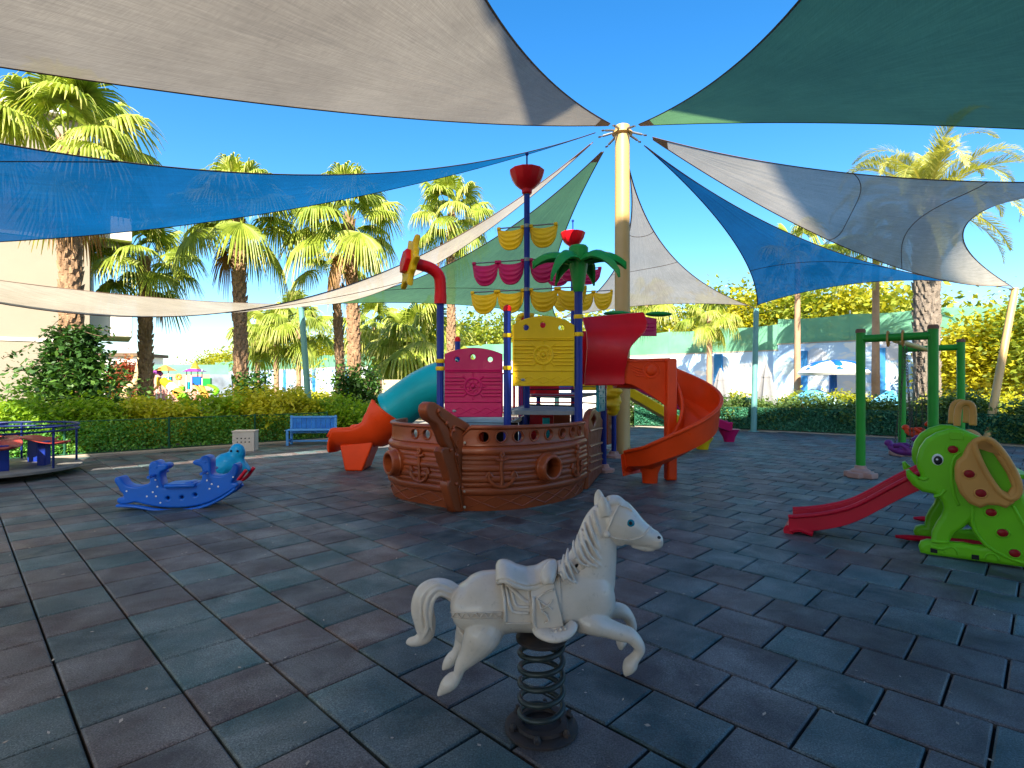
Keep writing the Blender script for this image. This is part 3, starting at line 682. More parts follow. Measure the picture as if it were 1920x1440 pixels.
# ---- stem board of the bow
ST = Plane((-.63, 6.72), (-.45, -.89)); ST.n = -ST.n if ST.n.x > 0 else ST.n
c6 = lambda x, y: ST.sz(720 + x / 6, 740 + y / 6)
stem = [c6(*p) for p in [(935, 1290), (940, 330), (760, 225), (620, 130), (545, 85), (490, 80), (450, 115), (440, 180), (460, 250), (490, 290), (560, 330), (610, 430), (650, 540), (690, 590), (635, 590), (612, 640), (640, 740), (680, 850), (715, 960), (690, 975), (680, 1030), (705, 1110), (735, 1210), (770, 1318), (880, 1322)]]
so_ = slab_obj('stem_board', [stem], .12, .022, ST, M['brown'], ship, off=.02)
S2 = Plane((-.63, 6.72), (-.45, -.89))
if S2.n.y > 0 or True:
    nn2 = Vector((.89, -.45, 0))
def on_stem(x, y, o=.05): 
    t, z = c6(x, y); return ST.p + ST.d * t + Vector((0, 0, z)) + nn2 * o
for line in ([(560, 190), (600, 260), (690, 360), (760, 600), (830, 930)], [(735, 380), (770, 350), (905, 420)], [(735, 390), (715, 470), (790, 600)], [(790, 640), (760, 690), (830, 960)], [(830, 1010), (800, 1060), (840, 1290)]):
    MB().loft(spline([on_stem(*p) for p in line], 5), .011, 6).build('carving', M['brown'], so_)
for p in ((575, 180), (665, 320), (745, 400), (715, 620), (780, 680), (775, 1000), (840, 1040)):
    MB().blob(on_stem(*p), .028, 12, 8).build('stud', M['brown'], so_)
for z in (.25, .84, .06):
    MB().lathe(Vector((-.575, 6.655, z)), [(.016, 0), (.016, .012), (0, .02)], 10, (.1, -1, 0)).build('bolt', M['kerb'], so_)
# ---- right flank panel with scroll top
SP = Plane((1.06, 8.0), (.28, .96)); SP.n = Vector((.96, -.28, 0))
c1 = lambda x, y: SP.sz(860 + x / 5.538, 700 + y / 5.538)
fk = [c1(*p) for p in [(1310, 1180), (1312, 620), (1318, 480), (1340, 400), (1378, 362), (1420, 395), (1445, 440), (1466, 480), (1458, 620), (1440, 720), (1462, 860), (1460, 1000)]]
fk[0] = (fk[0][0], .02); fk[-1] = (fk[-1][0], .02)
cut = [[c1(*p) for p in q] for q in ([(1345, 480), (1375, 420), (1400, 480), (1375, 560)],)]
f_ = slab_obj('flank_panel', [fk] + cut, .1, .02, SP, M['brown'], ship)
for y0, y1 in ((600, 570), (870, 830), (930, 890), (1020, 960), (760, 720)):
    a, b = c1(1322, y0), c1(1455, y1)
    MB().cyl(SP.at(a[0], a[1], .05), SP.at(b[0], b[1], .05), .022, seg=8).build('rib', M['brown'], f_)
# ---- posts
def bpost(x, y, z0, z1, r=.056, cap='red', foot_=False, nm='post'):
    o = MB().lathe((x, y, z0), [(r, 0), (r, z1 - z0)], 18).build(nm, M['navy'], ship)
    if cap: MB().lathe((x, y, z1), [(r * 1.12, -.03), (r * 1.15, .01), (r * .9, .05), (0, .075)], 16).build('cap', M[cap], o)
    if foot_: MB().lathe((x, y, 0), [(.2, .0), (.2, .05), (.11, .075), (.09, .13), (.062, .135)], 8).build('post_foot', M['pink'], o, 20)
    return o
pa, pc, pd = Vector((-1.09, 8.35, 0)), Vector((-.07, 8.2, 0)), Vector((.98, 8.1, 0))
postA = bpost(pa.x, pa.y, 0, P(825, 560, pa.y).z, cap=None)
postC = bpost(pc.x, pc.y, 0, P(951, 580, pc.y).z)
postD = bpost(pd.x, pd.y, 0, P(1085, 538, pd.y).z, .06, cap=None)
def clampring(p, z, host):
    MB().lathe((p.x, p.y, z - .03), [(.066, 0), (.07, .01), (.07, .05), (.066, .06)], 16).build('clamp', M['yellow'], host)
for p, ys, host in ((pa, (677, 691), postA), (pc, (629, 690), postC), (pd, (594, 627), postD)):
    for y in ys: clampring(p, P(0, y, p.y).z, host)
# ---- wheel panels
def wheel_panel(pl, x0, x1, yt, ys, yb, mat, label, tilt=0):
    """board with arched top and three round holes; helm wheel and planks in relief"""
    q = lambda x, y: pl.sz(x, y)
    xm = (x0 + x1) / 2; out = [q(x0, yb), q(x0, ys)]
    for i in range(1, 12):
        a = i / 12; out.append(q(x0 + (x1 - x0) * a, ys - (ys - yt) * math.sin(math.pi * a) ** .8))
    out += [q(x1, ys), q(x1, yb)]
    W_ = x1 - x0; Hh = yb - yt; holes = []
    for fx, fy in ((.22, .17), (.49, .135), (.79, .17)):
        c = q(x0 + W_ * fx, yt + Hh * fy); holes.append(circ(c[0], c[1], W_ * .046 / F * pl.p.y, 16))
    b = slab_obj('panel', [out] + holes, .05, .012, pl, mat, ship); b['label'] = label
    X = lambda fx, fy, o=.025: (lambda c: pl.at(c[0], c[1], o))(q(x0 + W_ * fx, yt + Hh * fy))
    for fy in (.325, .345, .43, .48, .53, .60, .65, .70, .78):
        for a, c in ((.02, .34), (.66, .98)) if .40 < fy < .74 else ((.02, .98),):
            MB().loft([X(a + (c - a) * i / 4, fy) for i in range(5)], [(.016, .012)] * 5, 6).build('plank_rib', mat, b)
    c = X(.5, .56); e, u = pl.d, Vector((0, 0, 1)); r0 = W_ / F * pl.p.y * .145
    for rr, w in ((r0, .020), (r0 * .45, .014)):
        MB().loft([c + (e * math.cos(2 * math.pi * i / 28) + u * math.sin(2 * math.pi * i / 28)) * rr for i in range(28)], w, 8, closed=True).build('helm_ring', mat, b)
    for i in range(8):
        a = i * math.pi / 4; d = e * math.cos(a) + u * math.sin(a)
        MB().loft([c + d * r0 * .4, c + d * r0 * 1.1, c + d * r0 * (1.75 if i % 2 else 1.55)], [.012, .013, .017], 6).build('spoke', mat, b)
    MB().blob(c + pl.n * .012, .03).build('hub', mat, b)
    for ph in (0, 1):
        pts = [X(.04 + .92 * i / 40, .86 + .10 * abs(((i / 10) + ph) % 2 - 1)) for i in range(41)]
        MB().loft(pts, .008, 6).build('diamond_trim', mat, b)
    MB().blob(X(.17, .91, .026), (.035, .012, .022), 12, 6, (pl.d, pl.n, Vector((0, 0, 1)))).build('badge', M['grey'], b)
    return b
wheel_panel(Plane(pa + Vector((0, -.03, 0)), pc - pa), 834, 942, 652, 664, 782, M['magenta'], 'magenta board with ship wheel relief')
wheel_panel(Plane(pc + Vector((0, -.03, 0)), pd - pc), 961, 1077, 592, 610, 724, M['yellow'], 'yellow board with ship wheel relief')
# ---- decks, rails and the tower behind
def deck(pts, z):
    o = MB().add([(x, y, zz) for zz in (z - .06, z) for x, y in pts], [tuple(range(len(pts))), tuple(range(2 * len(pts) - 1, len(pts) - 1, -1))] + [(i, (i + 1) % len(pts), len(pts) + (i + 1) % len(pts), len(pts) + i) for i in range(len(pts))]).build('deck', M['grey'], ship, 30)
deck([(-.1, 8.25), (1.0, 8.15), (1.3, 10.4), (.2, 10.5)], 1.15); deck([(-1.1, 8.4), (-.1, 8.25), (.2, 10.5), (-1.0, 10.6)], .92)
deck([(.2, 10.6), (1.35, 10.5), (2.0, 12.9), (.6, 13.0)], 1.35)
for x, y, z1, ft in ((.25, 9.2, 4.72, 0), (1.28, 10.35, 2.35, 0), (.18, 10.5, 2.6, 0), (-1.05, 10.6, 2.4, 0), (1.62, 9.72, 1.5, 1), (2.15, 11.6, 2.3, 1), (.62, 12.9, 2.4, 0), (2.05, 12.8, 2.45, 1), (1.44, 13.0, 4.55, 0)):
    bpost(x, y, 0, z1, .052 if z1 < 3 else .05, 'red' if z1 < 4 else None, bool(ft))
def rails(a, b, z0, z1, k, vertical=True, mat='crimson'):
    a, b = Vector(a), Vector(b); mb = MB(); u = Vector((0, 0, 1))
    for z in (z0, z1): mb.cyl(a + u * z, b + u * z, .014, seg=8)
    if vertical:
        for i in range(1, k): mb.cyl(a.lerp(b, i / k) + u * z0, a.lerp(b, i / k) + u * z1, .009, seg=6)
    else:
        for i in range(1, k): mb.cyl(a + u * (z0 + (z1 - z0) * i / k), b + u * (z0 + (z1 - z0) * i / k), .011, seg=6)
    return mb.build('railing', M[mat], ship)
rails((-.05, 8.95, 0), (.22, 10.4, 0), .95, 1.72, 8); rails((-.95, 10.55, 0), (.15, 10.5, 0), 1.0, 1.75, 10, mat='red')
rails((.25, 10.45, 0), (1.28, 10.35, 0), 1.2, 1.75, 4, False); rails((.3, 9.25, 0), (1.05, 8.7, 0), 1.2, 1.72, 4, False, 'black'); rails((1.3, 10.3, 0), (1.6, 9.75, 0), 1.2, 1.8, 4, False, 'black')
def simple_panel(a, b, z0, z1, mat, arch=.0, holes=(), nm='panel', label=None, th=.05):
    a, b = Vector(a), Vector(b); pl = Plane(a, b - a); L_ = (b - a).length
    out = [(0, z0), (0, z1)] + [(L_ * i / 8, z1 + arch * math.sin(math.pi * i / 8)) for i in range(1, 8)] + [(L_, z1), (L_, z0)]
    o = slab_obj(nm, [out] + [circ(x * L_, z, r, 16) for x, z, r in holes], th, .012, pl, M[mat], ship)
    if label: o['label'] = label
    for i in range(1, 4):
        zz = z0 + (z1 - z0) * (.1 + .2 * i); MB().loft([pl.at(L_ * (.06 + .88 * j / 4), zz, th / 2) for j in range(5)], .012, 6).build('plank_rib', M[mat], o)
    return o
simple_panel((.35, 11.2, 0), (.95, 11.1, 0), 1.35, 2.0, 'red', .0, label='red tube wall'); simple_panel((.62, 12.85, 0), (1.4, 12.95, 0), 1.4, 2.05, 'blue', .12, [(.5, 1.85, .08)])
simple_panel((1.45, 12.95, 0), (2.05, 12.8, 0), 1.4, 2.3, 'yellow', .1); simple_panel((.2, 11.2, 0), (.6, 12.8, 0), .1, .95, 'brown', .05, [(.5, .55, .14)])
simple_panel((1.5, 11.0, 0), (2.1, 12.4, 0), .08, 1.0, 'brown', .06, [(.4, .6, .12)]); simple_panel((2.3, 13.3, 0), (2.62, 13.9, 0), .08, .95, 'brown', .08, [(.5, .5, .1)])
simple_panel((.5, 10.9, 0), (1.15, 10.85, 0), .1, .95, 'brown', 0, [(.3, .6, .13)])
# small steps and black perforated plate seen through the portholes
simple_panel((-.75, 8.9, 0), (.1, 8.8, 0), .45, .93, 'black', 0, [(i / 8, .86, .012) for i in range(1, 8)], 'step_plate')
MB().box((-.6, 8.75, .55), (.3, .25, .5)).build('step', M['orange'], ship, bevel=.03)
simple_panel((.3, 9.5, 0), (.7, 9.3, 0), .3, 1.08, 'red', 0); simple_panel((.5, 9.0, 0), (.62, 9.0, 0), .5, 1.0, 'turq', 0)
# turquoise ladder panel and lumpy yellow climber at the side
lp = Plane((1.44, 9.3), (.16, .99)); o = simple_panel((1.42, 9.15, 0), (1.62, 9.68, 0), 1.08, 1.58, 'turq', 0, [(.3 + .4 * (i % 2), 1.16 + .085 * i, .035) for i in range(5)], 'ladder_panel', 'turquoise ladder side with round holes')
mb = MB()
for i in range(9):
    z = .98 + .07 * i; mb.blob((2.02 + .03 * math.sin(i * 2.3), 11.0 + .03 * math.cos(i * 1.7), z), (.17 - .05 * (i < 2), .13, .075), 12, 8)
cl_ = mb.build('climber', M['yellow'], ship, 180); cl_['label'] = 'lumpy yellow climbing column'
md = cl_.modifiers.new('r', 'REMESH'); md.mode = 'VOXEL'; md.voxel_size = .025; bake(cl_); smooth_mesh(cl_.data, 180)
# ---- masts with swag sails, crow's nests
def swag(c, e, w, h, mat, host):
    """one curtain-like sail hanging from a yard: centre top c, along e"""
    nu, nv_ = 16, 14; rows = []; nrm = Vector((e.y, -e.x, 0)); nrm = nrm if nrm.y < 0 else -nrm
    for i in range(nv_ + 1):
        v = i / nv_; row = []
        for j in range(nu + 1):
            u = j / nu * 2 - 1
            zt = -.16 * h * (1 - u * u) ** .7; zb = -h * math.sqrt(max(0, 1 - abs(u) ** 2.6)) * 1.0 - .06 * h
            zb = min(zb, zt - .02)
            z = zt + (zb - zt) * v
            bl__ = .05 * (1 - u * u) * math.sin(math.pi * (v * .8 + .1)) + .011 * math.sin(v * math.pi * 8.5) * (1 - u * u) ** .5
            row.append(c + e * (u * w / 2) + Vector((0, 0, z)) + nrm * bl__)
        rows.append(row)
    mb = MB().sheet(rows, .02)
    o = mb.build('swag_sail', mat, host, 180)
    mb = MB()
    for s in (-1, 1): mb.box(c + e * (s * w * .46) + Vector((0, 0, -.005)), (w * .14, .05, .05), math.atan2(e.y, e.x))
    mb.build('sail_lug', mat, o, bevel=.01)
    return o
def ship_mast(x, y, e, rows, cupz, cs, z0=1.2):
    m_ = MB().lathe((x, y, z0), [(.047, 0), (.047, cupz - z0)], 18).build('mast', M['navy'], ship)
    MB().lathe((x, y, cupz - .55 * cs), [(.049, 0), (.049, .55 * cs)], 18).build('mast_sleeve', M['grey'], m_)
    MB().lathe((x, y, cupz), [(.07, -.02), (.085, .0), (.09, .06), (.14, .09), (.205, .15), (.26, .24), (.298, .36), (.288, .372), (.24, .25), (.12, .15), (0, .13)], 12).build('crow_nest', M['red'], m_, 25)
    MB().lathe((x, y, cupz + .2), [(.014, 0), (.014, .42), (.03, .44), (.03, .47), (0, .49)], 10).build('finial', M['navy'], m_)
    for z, cnt, w, h, mt in rows:
        ext = cnt * w + .03
        MB().cyl(Vector((x, y, z)) - e * ext, Vector((x, y, z)) + e * ext, .012, seg=8).build('yard', M['cable'], m_)
        MB().lathe((x, y, z - .03), [(.055, 0), (.055, .06)], 14).build('yard_clamp', M['cable'], m_)
        for s in (-1, 1):
            for i in range(cnt): swag(Vector((x, y, z)) + e * s * (.05 + w * (i + .5)), e, w * .97, h, M[mt], m_)
EY = Vector((.955, -.295, 0)).normalized()
ym = 9.2
ship_mast(.25, ym, EY, [(P(0, 424, ym).z, 1, .47, .36, 'yellow'), (P(0, 487, ym).z, 2, .46, .38, 'magenta'), (P(0, 543, ym).z, 2, .475, .36, 'yellow')], P(0, 362, ym).z, 1.0)
ship_mast(1.44, 13.0, EY, [(P(0, 505, 13).z, 1, .62, .36, 'magenta'), (P(0, 548, 13).z, 2, .44, .42, 'yellow')], P(0, 466, 13).z, .9)
# ---- plastic palm on the front right post
pz = P(0, 545, pd.y).z; palm_ = MB().lathe((pd.x, pd.y, pz), [(.07, -.02), (.085, .03), (.10, .15), (.135, .36), (.15, .46), (.14, .55), (.145, .63), (.12, .66), (0, .66)], 14).build('palm_top', M['green'], ship)
for az, ln, dr in ((178, .60, .14), (-4, .62, .16), (228, .58, .42), (318, .62, .36), (60, .55, .3), (118, .55, .3)):
    d = Vector((math.cos(R(az)), math.sin(R(az)), 0)); sd = Vector((-d.y, d.x, 0)); rows = []
    for i in range(9):
        t = i / 8; p = Vector((pd.x, pd.y, pz + .46)) + d * (.08 + ln * t) + Vector((0, 0, .09 * math.sin(t * 2.4) - dr * t ** 2.6)); w = .13 * math.sin(math.pi * (.22 + .78 * t) ** .8) + .012
        rows.append([p + sd * w + Vector((0, 0, -.05 - .1 * w)), p + sd * w * .55 + Vector((0, 0, .02)), p + Vector((0, 0, .055)), p - sd * w * .55 + Vector((0, 0, .02)), p - sd * w + Vector((0, 0, -.05 - .1 * w))])
    MB().sheet(rows, -.035).build('palm_leaf', M['green'], palm_, 60)
# ---- red elbow with yellow sun disc on the left post
ez = P(0, 560, pa.y).z
pth = spline([(pa.x, pa.y, ez - .08), (pa.x, pa.y, ez + .22), (pa.x - .03, pa.y - .02, ez + .36), (pa.x - .14, pa.y - .06, ez + .45), (pa.x - .30, pa.y - .13, ez + .49), (pa.x - .42, pa.y - .18, ez + .51)], 5)
elb = MB().loft(pth, [.088 if i > 2 else .095 for i in range(len(pth))], 18).build('elbow_pipe', M['red'], ship)
dn = Vector((-.88, -.42, .16)).normalized(); e1 = dn.cross(Vector((0, 0, 1))).normalized(); e2 = e1.cross(dn); dc = pth[-1]
m4 = Matrix(((e1.x, e2.x, dn.x, dc.x), (e1.y, e2.y, dn.y, dc.y), (e1.z, e2.z, dn.z, dc.z), (0, 0, 0, 1)))
star = [((.40 if k % 4 == 0 else .30) * math.cos(math.pi * k / 12) * (1 if k % 2 == 0 else .93), (.44 if k % 4 == 0 else .32) * math.sin(math.pi * k / 12)) for k in range(24)]
slab_obj('sun_disc', [star], .09, .03, m4, M['yellow'], elb, smooth=3)
m5 = m4.copy(); m5.translation = dc + dn * .06
slab_obj('disc_hub', [circ(0, 0, .19, 6)], .12, .02, m5, M['red'], elb)
# ---- turquoise tube slide with red chute, running left
tp = spline([(-.95, 9.75, 1.62), (-1.25, 9.78, 1.58), (-1.6, 9.85, 1.43), (-1.95, 9.92, 1.2), (-2.15, 9.96, 1.05)], 6)
rows = []
for i, p in enumerate(tp):
    a, b = tp[max(i - 1, 0)], tp[min(i + 1, len(tp) - 1)]; t = (b - a).normalized(); s_ = t.cross(Vector((0, 0, 1))).normalized(); u = s_.cross(t)
    rr = .375 + (.03 if i > len(tp) - 3 else 0)
    rows.append([p + (s_ * math.cos(2 * math.pi * j / 28) + u * math.sin(2 * math.pi * j / 28)) * rr for j in range(29)])
tb = MB().sheet(rows, .02).build('tube_slide', M['turq'], ship, 60); tb['label'] = 'turquoise slide tube'
cp = spline([(-1.88, 9.93, .86), (-2.08, 9.96, .63), (-2.36, 10.02, .45), (-2.75, 10.09, .375), (-3.12, 10.15, .36)], 6); rows = []
for i, p in enumerate(cp):
    a, b = cp[max(i - 1, 0)], cp[min(i + 1, len(cp) - 1)]; t = (b - a).normalized(); s_ = t.cross(Vector((0, 0, 1))).normalized(); u = s_.cross(t); u = u if u.z > 0 else -u
    f = i / (len(cp) - 1); A = R(125 - 38 * min(1, f * 1.4)); rr = .425 - .02 * f; c = p + u * rr; row = []
    for j in range(17):
        ph = A * (j / 8 - 1); k = 1 if abs(ph) < 1.2 else 1 - .06 * (abs(ph) - 1.2)
        row.append(c + s_ * rr * math.sin(ph) - u * rr * math.cos(ph) * (.92 if f > .5 else 1) * k)
    rows.append(row)
ex = rows[-1]; d_ = Vector((-1, .15, 0)).normalized()
rows += [[p + d_ * .07 + Vector((0, 0, -.02 - .3 * max(0, p.z - ex[8].z))) for p in ex], [p + d_ * .11 + Vector((0, 0, -.06 - .6 * max(0, p.z - ex[8].z))) for p in ex], [p + d_ * .10 + Vector((0, 0, -.09 - .92 * max(0, p.z - ex[8].z))) for p in ex]]
ch = MB().sheet(rows, -.05).build('slide_chute', M['orange'], ship, 50); ch['label'] = 'red orange slide run-out'
md = ch.modifiers.new('s', 'SUBSURF'); md.levels = md.render_levels = 2
for j in (0, 16): MB().loft([r[j] + Vector((0, 0, -.01)) for r in rows[:-2]], .04, 10).build('rim', M['orange'], ch, 180)
ft = [(-2.95, 10.12), (-2.62, 10.07)]
mb = MB(); mb.add([(-2.98, 9.78, 0), (-2.66, 9.74, 0), (-2.66, 10.38, 0), (-2.98, 10.42, 0), (-3.08, 9.80, .46), (-2.45, 9.74, .54), (-2.45, 10.38, .54), (-3.08, 10.42, .46)], [(0, 3, 2, 1), (4, 5, 6, 7), (0, 1, 5, 4), (1, 2, 6, 5), (2, 3, 7, 6), (3, 0, 4, 7)]); mb.build('slide_foot', M['orange'], ch, bevel=.03)
# ---- red hood and orange spiral slide on the right
hp = [(1096, 597), (1140, 594), (1178, 597), (1200, 592), (1214, 586), (1215, 606), (1206, 620), (1194, 631), (1180, 640), (1172, 652), (1169, 674), (1168, 720), (1096, 721)]
PH = Plane((1.18, 8.75), (1, .22)); rows = []
def hood_pt(x, y, bow):
    s_, z = PH.sz(x, y); return PH.at(s_, z, bow)
lft = [(1096, 598), (1096, 640), (1096, 680), (1096, 721)]
for k in range(15):
    u = k / 14; row = []
    xr_top = 1096 + u * 118
    for i in range(15):
        v = i / 14
        # right border follows the lip curve
        bx = np.interp(v, [0, .08, .2, .35, .47, .6, .8, 1], [1214, 1216, 1207, 1187, 1173, 1169, 1168, 1168]); by = np.interp(v, [0, .08, .2, .35, .47, .6, .8, 1], [586, 606, 619, 637, 652, 674, 697, 720])
        ax, ay = 1096, 597 + v * 124; ty = ax + (bx - ax) * u, ay + (by - ay) * u
        row.append(hood_pt(ty[0], ty[1], .10 * math.sin(math.pi * min(1, v * 1.2)) - .5 * max(0, .22 - v) ** 1.0 - .12 * u * max(0, .5 - v)))
    rows.append(row)
hd_ = MB().sheet(rows, .03).build('slide_hood', M['red'], ship, 60); hd_['label'] = 'red slide entry hood'
MB().loft([r[0] for r in rows], .03, 8).build('rim', M['red'], hd_); MB().loft(rows[-1], .028, 8).build('rim', M['red'], hd_)
MB().loft([r[-1] for r in rows], .018, 8).build('rim', M['red'], hd_)
rows2 = [[p + Vector((0, .75, 0)) for p in r[2:]] for r in rows[:9]]
MB().sheet(rows2, .03).build('hood_side', M['red'], hd_, 60)
SC = Vector((2.56, 8.88, 0))                       # the spiral's centre post
post_o = MB().box(SC + Vector((0, 0, .98)), (.17, .17, 1.96), .15).build('spiral_post', M['orange'], ship, bevel=.03)
path = []                                          # (point, outward direction)
for i in range(7): path.append((Vector((1.75 + .8 * i / 6 - .0, 9.36 + .02 * i / 6, 1.50 - .04 * i / 6)), Vector((0, 1, 0))))
for i in range(1, 33):
    a = R(90 - 225 * i / 32); f = i / 32; rr = .455
    path.append((SC + Vector((rr * math.cos(a), rr * math.sin(a), 1.46 - 1.20 * f ** .92)), Vector((math.cos(a), math.sin(a), 0))))
a = R(90 - 225); tdir = Vector((math.sin(a), -math.cos(a), 0)); lastp, lastd = path[-1]
for i in range(1, 5): path.append((lastp + tdir * .09 * i + Vector((0, 0, -.012 * i)), lastd))
rows = []
for i, (p, o_) in enumerate(path):
    f = i / (len(path) - 1); wo = .46 - .22 * f ** 3; wi = .42 - .22 * f; row = []
    for j in range(15):
        q = j / 14
        if q < .25: row.append(p - o_ * (.27 - .02 * q) + Vector((0, 0, wi * (1 - q / .25) + .02)))
        elif q < .7: row.append(p + o_ * (-.26 + .52 * (q - .25) / .45) + Vector((0, 0, .05 * abs((q - .475) / .225) ** 2 - .02 + .012 * math.cos(q * 60))))
        else: row.append(p + o_ * (.27 + .05 * ((q - .7) / .3)) + Vector((0, 0, .03 + wo * (q - .7) / .3)))
    rows.append(row)
spl = MB().sheet(rows, -.028).build('spiral_slide', M['orange'], ship, 50); spl['label'] = 'orange spiral slide'
for j in (0, 14): MB().loft([r[j] for r in rows], .03, 10).build('rim', M['orange'], spl)
lip = rows[-1]; MB().sheet([[p for p in lip], [p + tdir * .07 + Vector((0, 0, -.05)) for p in lip], [Vector(((p + tdir * .05).x, (p + tdir * .05).y, max(.1, p.z - .24))) for p in lip]], .02).build('lip', M['orange'], spl, 60)
fx = lastp + tdir * .1; MB().loft([(fx.x, fx.y, 0), (fx.x, fx.y, .14), (fx.x, fx.y, .30)], [(.12, .08), (.13, .09), (.2, .16)], 10).build('slide_foot', M['orange'], spl, 60)
# flat side panel with ball relief
PB = Plane((1.75, 9.0), (1, -.14)); q = lambda x, y: PB.sz(x, y)
bo = slab_obj('side_panel', [[q(1168, 674), q(1256, 671), q(1256, 768), q(1235, 752), (q(1205, 732)), q(1186, 722), q(1168, 719)]], .05, .012, PB, M['orange'], spl)
c = q(1221, 694); MB().blob(PB.at(c[0], c[1], .025), (.09, .03, .09), 20, 8, (PB.d, PB.n, Vector((0, 0, 1)))).build('ball_emblem', M['orange'], bo)
MB().loft([PB.at(c[0] + .13 * math.cos(i * .3927), c[1] + .13 * math.sin(i * .3927), .025) for i in range(16)], .009, 6, closed=True).build('emblem_ring', M['orange'], bo)
for k in range(4): MB().loft(spline([PB.at(q(1180 + 3 * k, 684 + 6 * k)[0], q(1180 + 3 * k, 684 + 6 * k)[1], .026), PB.at(q(1196, 690 + 5 * k)[0], q(1196, 690 + 5 * k)[1], .026), PB.at(q(1208, 693 + 4 * k)[0], q(1208, 693 + 4 * k)[1], .026)], 4), .008, 6).build('speed_line', M['orange'], bo)
MB().loft([PB.at(q(1168, 678)[0], q(1168, 678)[1], .02), PB.at(q(1256, 676)[0], q(1256, 676)[1], .02)], .02, 8).build('rim', M['orange'], bo)
# ---- straight yellow slide and purple run-out at the back
def chute(a, b, w, mat, label, flat=.4):
    a, b = Vector(a), Vector(b); d = (b - a); d.z = 0; d.normalize(); s_ = Vector((-d.y, d.x, 0)); pts = spline([a, a.lerp(b, .5) + Vector((0, 0, -.03)), b - d * flat * .6 + Vector((0, 0, .05)), b], 5); rows = []
    for p in pts: rows.append([p + s_ * w / 2 + Vector((0, 0, .2)), p + s_ * w / 2 * .96 + Vector((0, 0, .02)), p + s_ * w * .25, p - s_ * w * .25, p - s_ * w / 2 * .96 + Vector((0, 0, .02)), p - s_ * w / 2 + Vector((0, 0, .2))])
    o = MB().sheet(rows, -.03).build('slide', mat, ship, 50); o['label'] = label
    for j in (0, 5): MB().loft([r[j] for r in rows], .03, 8).build('rim', mat, o)
    e = pts[-2]; MB().loft([(e.x, e.y, 0), (e.x, e.y, .12), (e.x, e.y, e.z + .02)], [(.14, .1), (.17, .13), (w / 2, .2)], 8).build('slide_foot', mat, o, 60)
    return o
chute((2.55, 13.0, 1.36), (4.55, 13.05, .26), .55, M['yellow'], 'straight yellow slide'); chute((3.2, 15.2, 1.5), (5.85, 14.75, .32), .6, M['magenta'], 'magenta slide run-out')
# ---- bits of the far tower: magenta arch board with green leaf, red roof, yellow pipe
simple_panel((1.75, 10.2, 0), (2.72, 10.35, 0), 2.45, 2.78, 'magenta', .05, [(.28, 2.66, .1), (.72, 2.66, .1)], label='magenta arch board')
for x, y in ((1.95, 10.2), (2.75, 10.3)):
    MB().blob((x, y, 2.86), (.26, .1, .05), 12, 6).build('leaf_finial', M['green'], ship)
MB().loft(spline([(.12, 10.4, 2.4), (.12, 10.4, 2.75), (.2, 10.42, 2.86), (.42, 10.42, 2.84)], 5), .05, 12).build('bent_pipe', M['yellow'], ship)
MB().loft(spline([(.15, 10.7, 2.83), (.45, 10.65, 2.75), (.65, 10.6, 2.6)], 5), .1, 12).build('bent_pipe', M['red'], ship)
# ================================================================== white spring horse
m, n, o = nt('horse_white'); b = N(n, 'ShaderNodeBsdfPrincipled')
f1 = ramp(n, noise_n(n, 5, 5, .6), [(.35, (0, 0, 0)), (.75, (1, 1, 1))]).outputs[0]
f2 = ramp(n, noise_n(n, 38, 5, .7), [(.58, (0, 0, 0)), (.75, (1, 1, 1))]).outputs[0]
c_ = mixc(n, f1, (.78, .68, .59), (.64, .55, .46)); fm = N(n, 'ShaderNodeMath', operation='MULTIPLY', i_1=.45); n.links.new(f2, fm.inputs[0])
c_ = mixc(n, fm.outputs[0], c_, (.34, .28, .22))
n.links.new(c_, b.inputs['Base Color']); b.inputs['Roughness'].default_value = .24; b.inputs['Specular IOR Level'].default_value = .5
n.links.new(bump(n, noise_n(n, 60, 3), .08, .004), b.inputs['Normal']); n.links.new(b.outputs[0], o.inputs[0]); M['horse'] = m
M['spring'] = metal('spring_steel', (.035, .05, .048), .42, .3); M['rust'] = rough_mat('rusty_plate', (.03, .03, .035), (.06, .04, .032), 12, .6, .4, 60, .004)
YH = G(1015, 1364).y; XH = G(1015, 1364).x
hs = thing('spring_horse', (XH, YH, 0), 'white plastic horse with saddle on a black coil spring', 'spring rider')
def HP(cx, cy, dy=0.0):
    return P(720 + cx / 2.6667, 880 + cy / 2.6667, YH + dy)
SC_ = YH / F / 2.6667                      # metres per crop pixel
def hl_(pts, seg=20, dyoff=None):
    """pts: (cx, cy, half_in_plane_px, lateral_m, dy)"""
    mb = MB(); path = spline([HP(p[0], p[1], p[4] if len(p) > 4 else 0) for p in pts], 5); r = spline([Vector((p[2] * SC_, p[3], 0)) for p in pts], 5)
    return mb.loft(path, [(q.y, q.x) if True else 0 for q in r], seg, up=None)
hb = MB()
